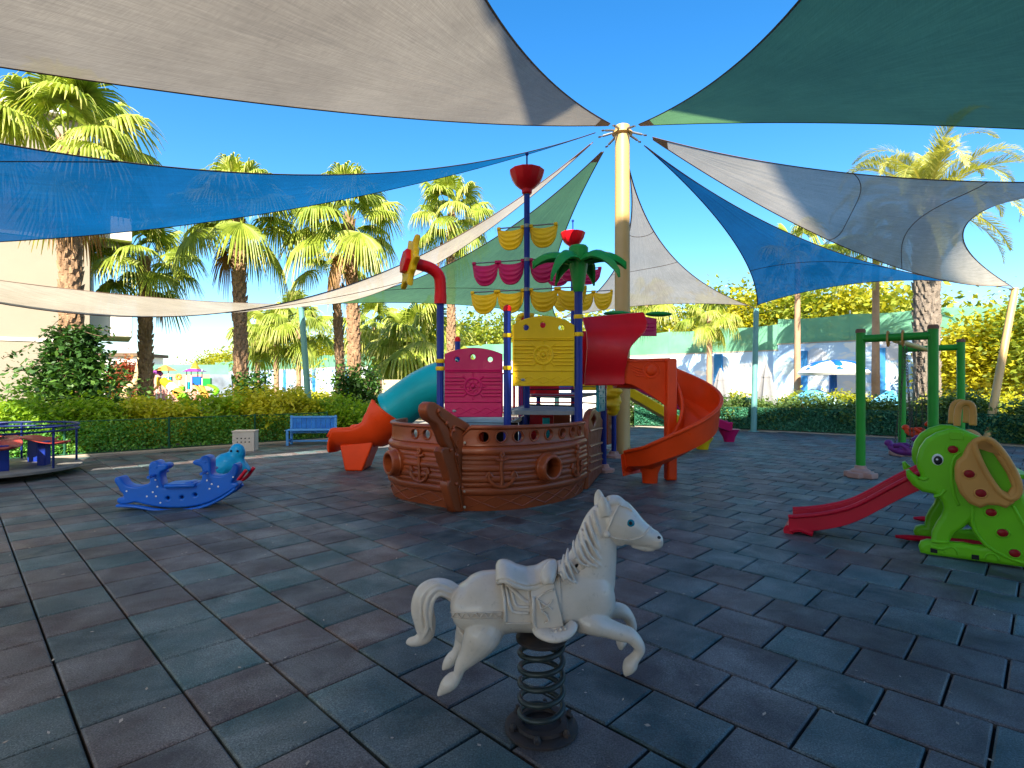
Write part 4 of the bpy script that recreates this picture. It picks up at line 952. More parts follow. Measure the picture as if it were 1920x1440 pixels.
def hl2(pts, seg=20):
    path = spline([HP(p[0], p[1], p[4] if len(p) > 4 else 0) for p in pts], 5); r = spline([Vector((p[2] * SC_, p[3], 0)) for p in pts], 5); path = [Vector(p) for p in path]
    n_ = len(path); rings = []
    for i in range(n_):
        t = (path[min(i + 1, n_ - 1)] - path[max(i - 1, 0)]).normalized(); side = Vector((0, 1, 0)); side = (side - t * side.dot(t)).normalized(); u = side.cross(t)
        rings.append([path[i] + side * max(.004, r[i].y) * math.cos(2 * math.pi * j / seg) + u * max(.004, r[i].x) * math.sin(2 * math.pi * j / seg) for j in range(seg)])
    vs = [v for q in rings for v in q]; fs = [(i * seg + j, i * seg + (j + 1) % seg, (i + 1) * seg + (j + 1) % seg, (i + 1) * seg + j) for i in range(n_ - 1) for j in range(seg)]
    fs += [tuple(range(seg - 1, -1, -1)), tuple((n_ - 1) * seg + j for j in range(seg))]; hb.add(vs, fs)
# trunk
hl2([(338, 650, 25, .05), (362, 655, 78, .10), (410, 665, 122, .135), (480, 668, 150, .150), (560, 662, 152, .150), (660, 655, 146, .142), (760, 652, 152, .142), (860, 640, 168, .142), (960, 622, 176, .140), (1050, 610, 160, .128), (1110, 605, 120, .105), (1142, 600, 60, .06)], 40)
# neck, head
hl2([(985, 600, 165, .118), (1018, 520, 145, .105), (1046, 440, 118, .088), (1064, 350, 100, .074), (1085, 265, 84, .064), (1112, 205, 60, .056)], 36)
hl2([(1085, 215, 40, .04), (1112, 232, 96, .066), (1160, 258, 112, .076), (1215, 288, 94, .074), (1270, 318, 70, .058), (1320, 343, 55, .048), (1362, 356, 46, .046), (1388, 358, 28, .032)])
hl2([(1120, 300, 50, .05), (1160, 330, 48, .05), (1200, 345, 40, .045)])                 # cheek
hl2([(1240, 372, 18, .03), (1300, 388, 20, .034), (1345, 394, 14, .03)], 14)             # lower jaw
hl2([(1352, 348, 20, .05), (1378, 342, 20, .046)], 12)                                   # nostrils
# near legs (towards the camera), far legs
D = .095
hl2([(960, 735, 70, .06, -.06), (1040, 765, 58, .062, -D), (1110, 790, 46, .05, -D), (1180, 815, 40, .043, -D), (1228, 830, 36, .04, -D), (1262, 862, 31, .036, -D), (1278, 895, 27, .032, -D), (1268, 925, 23, .028, -D), (1250, 948, 26, .030, -D), (1232, 975, 34, .037, -D), (1216, 1005, 25, .03, -D), (1203, 1030, 6, .012, -D)])
hl2([(1040, 730, 60, .05, .06), (1120, 705, 42, .045, D), (1185, 708, 38, .042, D), (1222, 738, 30, .036, D), (1240, 790, 25, .032, D), (1215, 818, 24, .03, D), (1192, 832, 26, .03, D), (1186, 865, 28, .034, D), (1182, 900, 10, .014, D)])
hl2([(520, 760, 95, .075, -.05), (495, 820, 92, .075, -D), (460, 880, 75, .062, -D), (425, 930, 52, .048, -D), (395, 968, 38, .038, -D), (378, 1000, 28, .030, -D), (368, 1030, 25, .028, -D), (345, 1052, 36, .036, -D), (315, 1080, 35, .035, -D), (285, 1112, 18, .02, -D), (268, 1130, 5, .01, -D)])
hl2([(430, 780, 70, .06, .05), (400, 830, 48, .05, D), (382, 880, 34, .038, D), (360, 918, 27, .03, D), (340, 945, 32, .034, D), (315, 975, 26, .03, D), (293, 1000, 6, .012, D)])
# tail
hl2([(365, 632, 44, .035), (318, 598, 44, .038), (262, 592, 48, .042), (212, 622, 56, .046), (192, 690, 58, .048), (205, 765, 54, .045), (205, 825, 44, .038), (168, 856, 28, .026), (128, 862, 20, .02), (110, 866, 6, .008)])
# ears
for dy, dx, dz in ((-.048, 0, 0), (.045, -22, -34)):
    hl2([(1105 + dx, 232 + dz, 30, .022, dy), (1100 + dx, 195 + dz, 30, .020, dy), (1096 + dx, 160 + dz, 23, .014, dy), (1094 + dx, 134 + dz, 6, .006, dy)], 12)
hl2([(1120, 160, 25, .05), (1165, 160, 30, .045), (1210, 200, 22, .03)], 14)              # forelock
def surf(cx, cy, extra=0.0, prof_='neck'):
    return HP(cx, cy, -extra)
# mane strands, tail grooves, bridle in relief
NEAR = {}
def strand(pts, w, dep):
    path = spline([HP(x, y, -d) for x, y, d in pts], 6); nn_ = len(path)
    hb.loft(path, [w * SC_ * (.35 + .65 * math.sin(math.pi * (.12 + .86 * i / (nn_ - 1)))) for i in range(nn_)], 8)
for s_ in ([(1000, 265, .03), (1012, 330, .075), (1040, 390, .088), (1082, 455, .086)], [(985, 295, .03), (995, 360, .08), (1025, 425, .094), (1085, 485, .09)], [(968, 325, .03), (975, 385, .085), (1005, 450, .1), (1068, 492, .096)], [(1022, 235, .03), (1035, 300, .068), (1055, 355, .076), (1078, 405, .076)], [(948, 355, .035), (950, 410, .09), (975, 462, .105), (1030, 490, .1)], [(920, 395, .04), (915, 445, .1), (930, 500, .118), (962, 570, .122)], [(900, 425, .05), (895, 480, .11), (915, 540, .128), (955, 572, .126)], [(880, 455, .05), (880, 510, .118), (905, 556, .132)], [(1045, 205, .03), (1055, 255, .06), (1070, 300, .068), (1085, 340, .07)]):
    strand(s_, 10, 0)
for s_ in ([(345, 600, .03), (270, 575, .04), (205, 620, .046), (185, 700, .05), (195, 790, .045)], [(335, 620, .036), (270, 600, .05), (225, 640, .056), (210, 710, .056), (218, 800, .05), (190, 850, .035)], [(330, 645, .035), (280, 625, .048), (245, 660, .05), (235, 730, .05), (240, 810, .042)]):
    strand(s_, 11, 0)
body = hb.build('body', M['horse'], hs, 180)
md = body.modifiers.new('r', 'REMESH'); md.mode = 'VOXEL'; md.voxel_size = .0042
md = body.modifiers.new('s', 'SMOOTH'); md.factor = .5; md.iterations = 4
bake(body); smooth_mesh(body.data, 180)
# bridle straps follow the head
from mathutils.bvhtree import BVHTree
bvh = BVHTree.FromPolygons([v.co + wl(hs) for v in body.data.vertices], [tuple(p.vertices) for p in body.data.polygons])
def skin(cx, cy, lift=.002, frm=-1):
    """point on the near flank of the horse under crop pixel"""
    tgt = HP(cx, cy); org = Vector((0, 0, H)); d = (tgt - org).normalized() if frm < 0 else Vector((0, 1, 0))
    if frm < 0: h = bvh.ray_cast(org, d)
    else: h = bvh.ray_cast(Vector((tgt.x, YH - 1, tgt.z)), d)
    if h[0] is None: return tgt
    return h[0] + h[1] * lift
def strap(pts, w, nm, lift=.001, mat='horse', host=None, flat=.45):
    q = [skin(*p, lift) for p in [(v.x, v.y) for v in spline([Vector((a, b, 0)) for a, b in pts], 6)]]
    return MB().loft(q, [(w * SC_, w * SC_ * flat)] * len(q), 8).build(nm, M[mat], host or hs, 180)
br = strap([(1178, 172), (1152, 220), (1128, 275), (1106, 320)], 9, 'bridle'); strap([(1106, 322), (1160, 345), (1230, 352), (1290, 335), (1322, 300), (1330, 290)], 9, 'cheek_strap', host=br); strap([(1180, 180), (1225, 195), (1240, 212)], 8, 'brow_strap', host=br)
MB().blob(skin(1112, 325, .004), .016, 10, 6).build('buckle', M['horse'], br)
M['eyeblue'] = plastic('eye_blue', (.01, .22, .32), .2, 0)
ey = skin(1232, 270, -.012); MB().blob(ey, (.05 * .5, .016, .05 * .43), 16, 10).build('eye', M['eyeblue'], hs, 180)
MB().blob(ey + Vector((.003, -.0115, .004)), (.009, .008, .009), 10, 6).build('pupil', M['black'], hs, 180)
MB().blob(skin(1375, 340, -.006), (.012, .01, .009), 10, 6).build('nostril', M['rust'], hs, 180)
hole = skin(962, 480, -.006); nrm_ = Vector((.05, -1, .2)).normalized()
MB().loft([skin(x, y, -.003) for x, y in ((925, 455), (960, 440), (1000, 492), (965, 515))], .009, 6, closed=True).build('handle_socket', M['horse'], hs, 60)
MB().lathe(hole, [(.009, 0), (.009, .008), (0, .009)], 12, nrm_).build('socket_hole', M['black'], hs)
# saddle: blanket, seat, flap with carving, foot rest
def patch(name, grid, lift, mat, th=.01):
    rows = [[skin(x, y, lift) for x, y in r] for r in grid]; return MB().sheet(rows, th).build(name, M[mat], hs, 60)
def lerp2(a, b, t): return (a[0] + (b[0] - a[0]) * t, a[1] + (b[1] - a[1]) * t)
def quadgrid(c00, c10, c11, c01, n_=10): return [[lerp2(lerp2(c00, c10, j / n_), lerp2(c01, c11, j / n_), i / n_) for j in range(n_ + 1)] for i in range(n_ + 1)]
bk = patch('blanket', quadgrid((585, 560), (880, 520), (890, 770), (605, 755), 14), .010, 'horse', .014)
fp = patch('flap', quadgrid((735, 600), (850, 580), (895, 770), (742, 780), 12), .024, 'horse', .014)
for l_ in ([(612, 600), (632, 690), (660, 710), (725, 712)], [(640, 620), (655, 670), (680, 685), (725, 685)], [(605, 757), (738, 755)], [(580, 540), (600, 640), (606, 755)]): strap(l_, 7, 'stitching', .016, host=bk)
for l_ in ([(765, 648), (800, 625), (850, 605)], [(765, 650), (800, 668), (840, 690)], [(778, 690), (810, 680), (842, 650)], [(775, 655), (790, 700), (815, 715)], [(800, 700), (820, 735), (800, 745)], [(748, 640), (760, 770), (880, 765)]): strap(l_, 7, 'carving', .030, host=fp)
sm = MB()
rows = []
for i in range(17):                       # saddle seat: cantle high at the back, pommel in front
    u = i / 16; x = 572 + 275 * u
    top = np.interp(u, [0, .06, .15, .3, .5, .7, .85, .95, 1], [478, 466, 470, 492, 506, 500, 478, 462, 476]); wd = np.interp(u, [0, .1, .3, .6, .85, 1], [.09, .135, .14, .115, .105, .085])
    row = []
    for j in range(17):
        q = j / 16 * 2 - 1; row.append(HP(x, top + (1 - math.cos(q * 1.35)) * 115, q * wd * 1.12))
    rows.append(row)
ss = MB().sheet(rows, -.02).build('saddle', M['horse'], hs, 70)
md = ss.modifiers.new('s', 'SUBSURF'); md.levels = md.render_levels = 1
for j in (0, 16): MB().loft([r[j] for r in rows], .011, 8).build('saddle_welt', M['horse'], ss, 180)
MB().loft(rows[0], .012, 8).build('cantle_roll', M['horse'], ss, 180)
for sg in (-1, 1):
    MB().loft(spline([HP(845, 470, sg * .03), HP(835, 495, sg * .085), HP(820, 540, sg * .125), HP(822, 575, sg * .14)], 5), [.022 + .012 * math.sin(i / 15 * 3) for i in range(16)], 10).build('knee_roll', M['horse'], ss, 180)
strap([(570, 520), (600, 560), (650, 610), (705, 655), (735, 665)], 12, 'skirt_edge', .012, host=ss); strap([(735, 665), (725, 620), (745, 590), (800, 585)], 9, 'skirt_edge', .014, host=ss)
# belly band with zigzag
bb = strap([(338, 712), (400, 716), (500, 714), (592, 712)], 5, 'breeching', .006); strap([(345, 738), (430, 746), (520, 744), (592, 742)], 4, 'breeching_edge', .006, host=bb)
strap([(345 + i * 22.5, 716 if i % 2 else 738) for i in range(12)], 4.5, 'zigzag', .007, host=bb)
for sg in (-1, 1):
    fr_ = spline([HP(762, 792, sg * .125), HP(800, 820, sg * .165), HP(860, 832, sg * .18), HP(915, 812, sg * .17), HP(946, 772, sg * .14)], 6)
    fo = MB().loft(fr_, [(.035 * math.sin(math.pi * (.12 + .76 * i / (len(fr_) - 1))) + .012, .02) for i in range(len(fr_))], 10).build('foot_rest', M['horse'], hs, 180)
    for i in range(6): MB().cyl(HP(790 + i * 23, 800 - 3 * i, sg * .135), HP(792 + i * 23, 826 - 4 * i - (i > 3) * 8, sg * .19), .006, seg=6).build('grip_rib', M['horse'], fo)
# coil spring and base
def helix(r, z0, z1, turns, seg=220): return [Vector((XH + r * math.cos(2 * math.pi * turns * i / seg + 1), YH + r * math.sin(2 * math.pi * turns * i / seg + 1), z0 + (z1 - z0) * i / seg)) for i in range(seg + 1)]
zt = HP(780, 835).z
spz = [];
MB().loft(helix(.097, .045, zt, 5.4), .0125, 12).build('spring', M['spring'], hs, 180)
MB().lathe((XH, YH, zt - .03), [(.1, .01), (.115, .02), (.115, .03), (.09, .05)], 24).build('top_clamp', M['rust'], hs)
bp = MB().lathe((XH, YH, 0), [(.165, 0), (.165, .012), (.155, .018), (.12, .02), (.118, .034), (.09, .036), (.088, .02), (.0, .02)], 36).build('base_plate', M['rust'], hs)
for i in range(6):
    a = i * math.pi / 3 + .35; MB().lathe((XH + .138 * math.cos(a), YH + .138 * math.sin(a), .016), [(.017, 0), (.017, .016), (.012, .02), (.009, .034), (0, .036)], 6).build('bolt', M['rust'], bp)
# ================================================================== green elephant slide
EP = Plane((3.73, 5.0), (.84, -.54)); EP.n = Vector((-.54, -.84, 0))
z5 = lambda x, y: EP.sz(1660 + x / 4.235, 740 + y / 4.235)
el = thing('elephant_slide', EP.at(.55, 0, -.3), 'lime green elephant climbing frame with red toddler slide, right foreground', 'toddler slide')
outl = [z5(*p) for p in [(250, 575), (248, 500), (270, 420), (320, 350), (400, 300), (500, 272), (600, 275), (700, 310), (790, 350), (920, 430), (1020, 560), (1065, 680), (1085, 760), (1130, 880), (1190, 1010), (1250, 1170), (1290, 1300), (1285, 1400), (1101, 1385), (700, 1338), (500, 1303), (330, 1280), (275, 1248), (262, 1200), (280, 1162), (330, 1147), (364, 1150), (368, 1085), (400, 1020), (442, 960), (464, 900), (450, 850), (420, 815), (380, 785), (290, 767), (215, 715), (170, 655), (162, 600), (190, 590), (222, 622), (262, 652), (284, 655), (272, 620)]]
outl = [(s_, max(.012, z_)) for s_, z_ in outl]
hol = [z5(*p) for p in [(505, 1165), (542, 1098), (620, 1052), (672, 1000), (690, 1080), (740, 1150), (790, 1195), (700, 1190), (620, 1172)]]
ear = [z5(*p) for p in [(555, 515), (600, 478), (625, 420), (648, 380), (700, 342), (780, 325), (850, 358), (930, 455), (1010, 570), (1060, 680), (1055, 760), (1005, 845), (940, 888), (880, 866), (800, 862), (740, 887), (650, 848), (580, 770), (541, 660), (540, 570)]]
earh = [z5(*p) for p in [(712, 415), (752, 388), (805, 405), (862, 485), (945, 610), (988, 715), (955, 765), (900, 738), (832, 655), (762, 555), (722, 480)]]
M['dkred'] = plastic('spot_red', (.30, .01, .012), .35, .1); M['tan2'] = plastic('ear_tan', (.66, .31, .075), .4, .1)
for off, sg in ((0, 1), (-.62, -1)):
    sd = slab_obj('side_panel', [outl, hol], .11, .035, EP, M['lime'], el, off=off)
    er = slab_obj('ear', [ear, earh], .075, .03, EP, M['tan2'], el, off=off + .075 * sg)
    rim = spline([EP.at(z5(*p)[0], z5(*p)[1], off + .10 * sg) for p in [(690, 395), (720, 355), (790, 345), (860, 390), (945, 500), (1020, 640), (1040, 750), (985, 810), (900, 770), (820, 670), (745, 540)]], 5, True)
    MB().loft(rim, .026, 10, closed=True).build('ear_handle', M['tan2'], er, 180)
    for x, y in ((530, 430), (650, 615), (740, 765), (830, 925), (920, 1085), (1015, 1245)):
        s_, z_ = z5(x, y); oo = off + (.057 if not (540 < x < 760) else .113) * sg
        MB().blob(EP.at(s_, z_, oo), (.04, .014, .036), 16, 8, (EP.d, EP.n, Vector((0, 0, 1)))).build('spot', M['dkred'], sd, 180)
        MB().loft([EP.at(s_ + .043 * math.cos(i * .314), z_ + .039 * math.sin(i * .314), oo) for i in range(20)], .007, 6, closed=True).build('spot_rim', M['tan2'] if 540 < x < 760 else M['lime'], sd, 180)
    s_, z_ = z5(410, 510); MB().blob(EP.at(s_, z_, off + .055 * sg), (.042, .008, .052), 18, 8, (EP.d, EP.n, Vector((0, 0, 1)))).build('eye_white', M['white'], sd, 180)
    s_, z_ = z5(412, 515); MB().blob(EP.at(s_, z_, off + .06 * sg), (.032, .009, .040), 16, 8, (EP.d, EP.n, Vector((0, 0, 1)))).build('pupil', M['black'], sd, 180)
    s_, z_ = z5(404, 508); MB().blob(EP.at(s_, z_, off + .068 * sg), .009, 8, 6).build('eye_glint', M['white'], sd, 180)
    for pts in ([(690, 880), (682, 980), (705, 1070), (790, 1180), (920, 1262), (1090, 1325), (1250, 1330)], [(1000, 870), (1060, 980), (1120, 1090)], [(335, 650), (300, 668), (262, 652)], [(380, 800), (430, 790), (470, 745)], [(358, 1195), (430, 1212), (492, 1200)], [(360, 1150), (430, 1160), (500, 1158)], [(575, 870), (540, 780), (520, 660), (530, 520), (590, 450)]):
        MB().loft(spline([EP.at(z5(*p)[0], z5(*p)[1], off + .05 * sg) for p in pts], 5), .015, 8).build('moulding', M['lime'], sd, 180)
    for x, y in ((380, 1225), (706, 1277)):
        s_, z_ = z5(x, y); MB().box(EP.at(s_, z_, off + .05 * sg), (.05, .02, .04), math.atan2(EP.d.y, EP.d.x)).build('slot', M['black'], sd)
    for x, y in ((515, 1225), (835, 1275)):
        s_, z_ = z5(x, y); MB().loft([EP.at(s_ + .045 * math.cos(a), z_ - .025 + .055 * math.sin(a), off + .052 * sg) for a in [math.pi * i / 10 for i in range(11)]], .01, 6).build('moulding', M['lime'], sd, 180)
    s_, z_ = z5(558, 325); MB().box(EP.at(s_, z_, off + .05 * sg), (.1, .02, .07), math.atan2(EP.d.y, EP.d.x)).build('clip_slot', M['lime'], sd, bevel=.006)
# tan grab hoop on the head and ladder rungs
for off in (-.12, -.50):
    hp_ = [EP.at(z5(x, y)[0], z5(x, y)[1], off) for x, y in ((585, 255), (590, 160), (605, 95), (650, 70), (700, 85), (715, 150), (712, 250))]
    MB().loft(spline(hp_, 5), [(.03, .022)] * 31, 10).build('grab_hoop', M['tan2'], el, 180)
s_, z_ = z5(640, 300); MB().box(EP.at(s_, z_ - .1, -.31), (.34, .5, .09), math.atan2(EP.d.y, EP.d.x)).build('top_brace', M['lime'], el, bevel=.03)
for i in range(4):
    t_ = i / 3; s_ = .55 + .32 * (1 - t_) + .25; z_ = .16 + .2 * i; MB().box(EP.at(s_ - .12 * t_, z_, -.31), (.14, .52, .04), math.atan2(EP.d.y, EP.d.x)).build('step', M['lime'], el, bevel=.012)
# slide chute
A_, B_ = EP.at(.28, .76, -.31), EP.at(-.98, .07, -.31)
cpts = spline([A_ + EP.d * .15 + Vector((0, 0, .0)), A_, A_.lerp(B_, .3) + Vector((0, 0, -.015)), A_.lerp(B_, .62) + Vector((0, 0, -.09)), A_.lerp(B_, .82) + Vector((0, 0, -.065)), B_ + Vector((0, 0, .0)), B_ - EP.d * .12 + Vector((0, 0, -.02))], 6); rows = []
for p in cpts: rows.append([p + EP.n * .215 + Vector((0, 0, -.03)), p + EP.n * .21 + Vector((0, 0, .13)), p + EP.n * .175 + Vector((0, 0, .13)), p + EP.n * .165 + Vector((0, 0, .02)), p + EP.n * .08, p - EP.n * .08, p - EP.n * .165 + Vector((0, 0, .02)), p - EP.n * .175 + Vector((0, 0, .13)), p - EP.n * .21 + Vector((0, 0, .13)), p - EP.n * .215 + Vector((0, 0, -.03))])
ch2 = MB().sheet(rows, -.012).build('slide_chute', M['crimson'], el, 50, bevel=.006); ch2['label'] = 'crimson slide chute'
for j in (1, 8): MB().loft([r[j] for r in rows], .022, 8).build('rim', M['crimson'], ch2, 180)
fr = cpts[-1]; MB().loft([fr + EP.n * .2 + Vector((0, 0, -.02)), fr - EP.n * .2 + Vector((0, 0, -.02))], [(.05, .06)] * 2, 10).build('lip', M['crimson'], ch2)
for sg in (-1, 1): MB().loft([EP.at(-.83 - .05, .03, -.31 + sg * .19), EP.at(-1.0, .06, -.31 + sg * .19), EP.at(-1.08, .035, -.31 + sg * .19)], .03, 8).build('foot', M['crimson'], ch2)
# crimson base skids lying under the elephant
for (xa, ya), (xb, yb) in (((80, 1125), (760, 1185)), ((225, 980), (660, 1010))):
    a, b_ = G(1660 + xa / 4.235, 740 + ya / 4.235, .03), G(1660 + xb / 4.235, 740 + yb / 4.235, .03)
    MB().loft([a, a.lerp(b_, .15), b_], [(.02, .015), (.03, .028), (.04, .035)], 8).build('base_skid', M['crimson'], el, 50)
# ================================================================== swing frame
M['swgreen'] = plastic('swing_green', (.03, .33, .035), .4, .15); M['swcap'] = rough_mat('swing_cap', (.25, .13, .08), (.2, .1, .07), 8); M['chain'] = metal('chain', (.10, .075, .06), .5, .6)
sw = thing('swing_set', (7.4, 10, 0), 'bright green steel swing frame with two pairs of posts', 'swing set')
n1, n2, f1_, f2_ = Vector((5.8, 9.14, 0)), Vector((6.50, 8.48, 0)), Vector((8.45, 11.9, 0)), Vector((9.15, 11.2, 0)); HS = 2.42
for p in (n1, n2, f1_, f2_):
    po = MB().lathe(p, [(.07, 0), (.07, HS)], 18).build('post', M['swgreen'], sw)
    MB().lathe(p + Vector((0, 0, HS)), [(.074, -.02), (.076, .02), (.06, .045), (0, .05)], 16).build('cap', M['swcap'], po)
    fo = MB()
    for k_ in range(2): fo.box(p + Vector((0, 0, .045)), (.46, .2, .09), k_ * math.pi / 2 + .5)
    fo.lathe(p, [(.15, .0), (.15, .12), (.09, .15), (.085, .2), (.07, .2)], 12); fo.build('post_foot', M['pink'], po, bevel=.02)
U_ = Vector((0, 0, 1))
for a, b_ in ((n1, n2), (f1_, f2_)): MB().cyl(a + U_ * (HS - .12), b_ + U_ * (HS - .12), .062, seg=16).build('crossbar', M['swgreen'], sw)
na, fa_ = (n1 + n2) / 2 + U_ * (HS - .17), (f1_ + f2_) / 2 + U_ * (HS - .17)
M['oldyellow'] = plastic('old_yellow', (.55, .42, .12), .5, .3); MB().cyl(na, fa_, .045, seg=14).build('top_beam', M['oldyellow'], sw)
cb_ = (n2 - n1).normalized()
for s_ in (-.1, .1):
    c = (n1 + n2) / 2 + cb_ * s_ + U_ * (HS - .14); nv = Vector((-cb_.y, cb_.x, 0))
    MB().loft([c + (nv * math.cos(t) * .085 + U_ * math.sin(t) * .12) for t in [2 * math.pi * i / 14 for i in range(14)]], .016, 6, closed=True).build('bracket', M['tan2'], sw)
MB().lathe(f1_ + U_ * (HS + .04), [(.05, 0), (.06, .06), (.03, .2), (0, .28)], 10).build('finial', M['postg'], sw)
def chain(a, b, name, parent, k=34):
    a, b = Vector(a), Vector(b); mb = MB(); d = (b - a); st = d / k
    for i in range(k):
        c = a + st * (i + .5); u = d.normalized(); e = Vector((1, 0, 0)) if i % 2 else Vector((0, 1, 0)); h_ = st.length * .62
        mb.loft([c + (u * math.cos(t) * h_ + e * math.sin(t) * .014) for t in [2 * math.pi * j / 8 for j in range(8)]], .0045, 4, closed=True)
    return mb.build(name, M['chain'], parent)
def swing(t_, zseat, mat, label, yaw):
    top = na.lerp(fa_, t_); bd = (fa_ - na).normalized(); sd = Vector((-bd.y, bd.x, 0)) * 1.0
    r_ = thing('animal_swing', (top.x, top.y, zseat), label, 'swing', 'animal seats hanging on the swing frame')
    c = Vector((top.x, top.y, zseat)); fx = sd * math.cos(yaw) + bd * math.sin(yaw); fy = Vector((-fx.y, fx.x, 0)); mb = MB()
    B = lambda x, y, z: c + fx * x + fy * y + U_ * z
    mb.loft(spline([B(-.26, 0, .02), B(-.15, 0, -.01), B(0, 0, -.03), B(.15, 0, 0), B(.24, 0, .05)], 4), [(.06, .05), (.09, .06), (.11, .07), (.115, .075), (.12, .075), (.125, .075), (.13, .07), (.125, .07), (.12, .07), (.12, .07), (.115, .07), (.11, .07), (.10, .065), (.09, .06), (.08, .06), (.07, .05), (.05, .04)], 14)
    mb.loft(spline([B(-.22, 0, .02), B(-.25, 0, .14), B(-.22, 0, .21), B(-.15, 0, .20), B(-.11, 0, .17)], 4), [(.05, .06)] * 6 + [(.06, .065)] * 6 + [(.045, .045)] * 5, 12)
    for s_ in (-1, 1): mb.loft([B(-.1, s_ * .09, .02), B(.02, s_ * .1, .09), B(.14, s_ * .09, .08)], .035, 8)
    mb.blob(B(.25, 0, .1), (.07, .07, .06)); bo_ = mb.build('seat', M[mat], r_, 180)
    md = bo_.modifiers.new('r', 'REMESH'); md.mode = 'VOXEL'; md.voxel_size = .016; md = bo_.modifiers.new('s', 'SMOOTH'); md.iterations = 3; bake(bo_); smooth_mesh(bo_.data, 180)
    for s_ in (-1, 1):
        for e in (-1, 1): chain(top + bd * .17 * e + U_ * -.05, B(.12 * s_ + .0, .1 * e, .04), 'chain', r_)
swing(.22, .42, 'purple', 'purple animal swing seat hanging on chains, nearest the camera', .2); swing(.62, .60, 'orange', 'orange animal swing seat hanging behind the purple one', .4)
# ================================================================== blue seahorse-like double rocker
RP = Plane(G(330, 950), (1, .16)); rc = lambda x, y: RP.sz(200 + x / 6.4, 820 + y / 6.4)
rk = thing('double_rocker', RP.at(0, 0), 'blue two-headed rocking toy with white dots on the floor', 'rocking toy')
out = [rc(*p) for p in [(140, 530), (150, 500), (195, 492), (225, 520), (260, 570), (320, 600), (420, 605), (500, 585), (560, 550), (548, 480), (545, 380), (560, 325), (610, 302), (650, 312), (675, 340), (720, 330), (765, 345), (770, 375), (740, 410), (700, 425), (680, 460), (690, 540), (712, 605), (740, 622), (790, 580), (900, 580), (985, 555), (1050, 545), (1090, 570), (1130, 565), (1165, 535), (1180, 470), (1175, 400), (1150, 365), (1085, 345), (1065, 315), (1090, 292), (1140, 290), (1165, 255), (1205, 238), (1255, 250), (1280, 290), (1282, 380), (1290, 460), (1380, 478), (1460, 455), (1520, 405), (1540, 345), (1580, 335), (1605, 365), (1600, 420), (1580, 480), (1545, 530), (1535, 560), (1590, 560), (1607, 590), (1560, 630), (1450, 700), (1320, 770), (1180, 820), (1000, 850), (800, 858), (620, 840), (480, 812), (380, 790), (300, 812), (210, 812), (168, 780), (185, 740), (245, 735), (240, 690), (205, 660), (185, 610), (150, 565)]]
zmn = min(z_ for s_, z_ in out); out = [(s_, z_ - zmn + .004) for s_, z_ in out]
hls = [circ(*rc(775, 712), .019, 14), circ(*rc(940, 702), .019, 14), circ(*rc(1098, 672), .019, 14)]
rb = slab_obj('body', [out] + hls, .20, .022, RP, M['blue'], rk, smooth=2)
for x, y in ((290, 628), (530, 690), (600, 640), (637, 688), (655, 575), (632, 495), (690, 765), (1245, 415), (1240, 500), (1297, 545), (1270, 600), (1372, 573), (1550, 462)):
    s_, z_ = rc(x, y); MB().blob(RP.at(s_, z_, .1), (.011, .004, .011), 10, 6, (RP.d, RP.n, U_)).build('dot', M['white'], rb, 180)
for x, y in ((640, 345), (1215, 285)):
    s_, z_ = rc(x, y); MB().blob(RP.at(s_, z_, .095), (.02, .012, .02), 10, 6).build('eye', M['blue'], rb, 180)
for x, y in ((620, 440), (1230, 400)):
    s_, z_ = rc(x, y); MB().cyl(RP.at(s_, z_, -.26), RP.at(s_, z_, .26), .018, seg=10).build('handle', M['blue'], rb)
rail = spline([RP.at(*rc(x, y), .0) for x, y in ((200, 790), (420, 800), (640, 838), (860, 852), (1080, 832), (1300, 770), (1500, 660), (1590, 590))], 4)
for of in (-.14, .14): MB().loft([p + RP.n * of for p in rail], [(.04, .02)] * len(rail), 8).build('rocker_rail', M['blue'], rb, 180)
s_, z_ = rc(930, 560); MB().box(RP.at(s_, z_, 0), (.36, .3, .05), math.atan2(RP.d.y, RP.d.x)).build('seat', M['blue'], rb, bevel=.02)
M['skyblue'] = plastic('sky_blue', (.01, .33, .62), .34, .1)
# small sky blue rocker with red runner behind it
r2 = thing('turtle_rocker', G(440, 908), 'small sky blue rocking toy with red runner behind the bigger blue one', 'rocking toy')
b0 = G(440, 908); mb = MB(); mb.loft(spline([b0 + Vector((-.25, 0, .22)), b0 + Vector((-.1, .02, .30)), b0 + Vector((.05, .03, .24)), b0 + Vector((.16, .04, .3))], 4), [(.15, .13), (.17, .16), (.18, .19), (.18, .2), (.18, .2), (.17, .18), (.15, .15), (.13, .12), (.12, .1), (.11, .1), (.1, .1), (.1, .12), (.1, .12)], 14)
mb.blob(b0 + Vector((.02, .04, .48)), (.125, .10, .15), 16, 10); mb.loft([b0 + Vector((.08, .04, .25)), b0 + Vector((.03, .04, .44))], [.09, .08], 12); ob_ = mb.build('body', M['skyblue'], r2, 180)
md = ob_.modifiers.new('r', 'REMESH'); md.mode = 'VOXEL'; md.voxel_size = .018; md = ob_.modifiers.new('s', 'SMOOTH'); md.iterations = 4; bake(ob_); smooth_mesh(ob_.data, 180)
for s_ in (-.13, .13): MB().loft(spline([b0 + Vector((-.38, s_, .14)), b0 + Vector((-.15, s_, .04)), b0 + Vector((.08, s_, .06)), b0 + Vector((.24, s_, .24))], 5), [(.035, .028)] * 16, 8).build('runner', M['crimson'], r2, 180)
for s_ in (-1, 1): MB().blob(b0 + Vector((.02 + .05 * s_, -.055, .52)), .018, 8, 6).build('eye', M['black'], r2, 180)
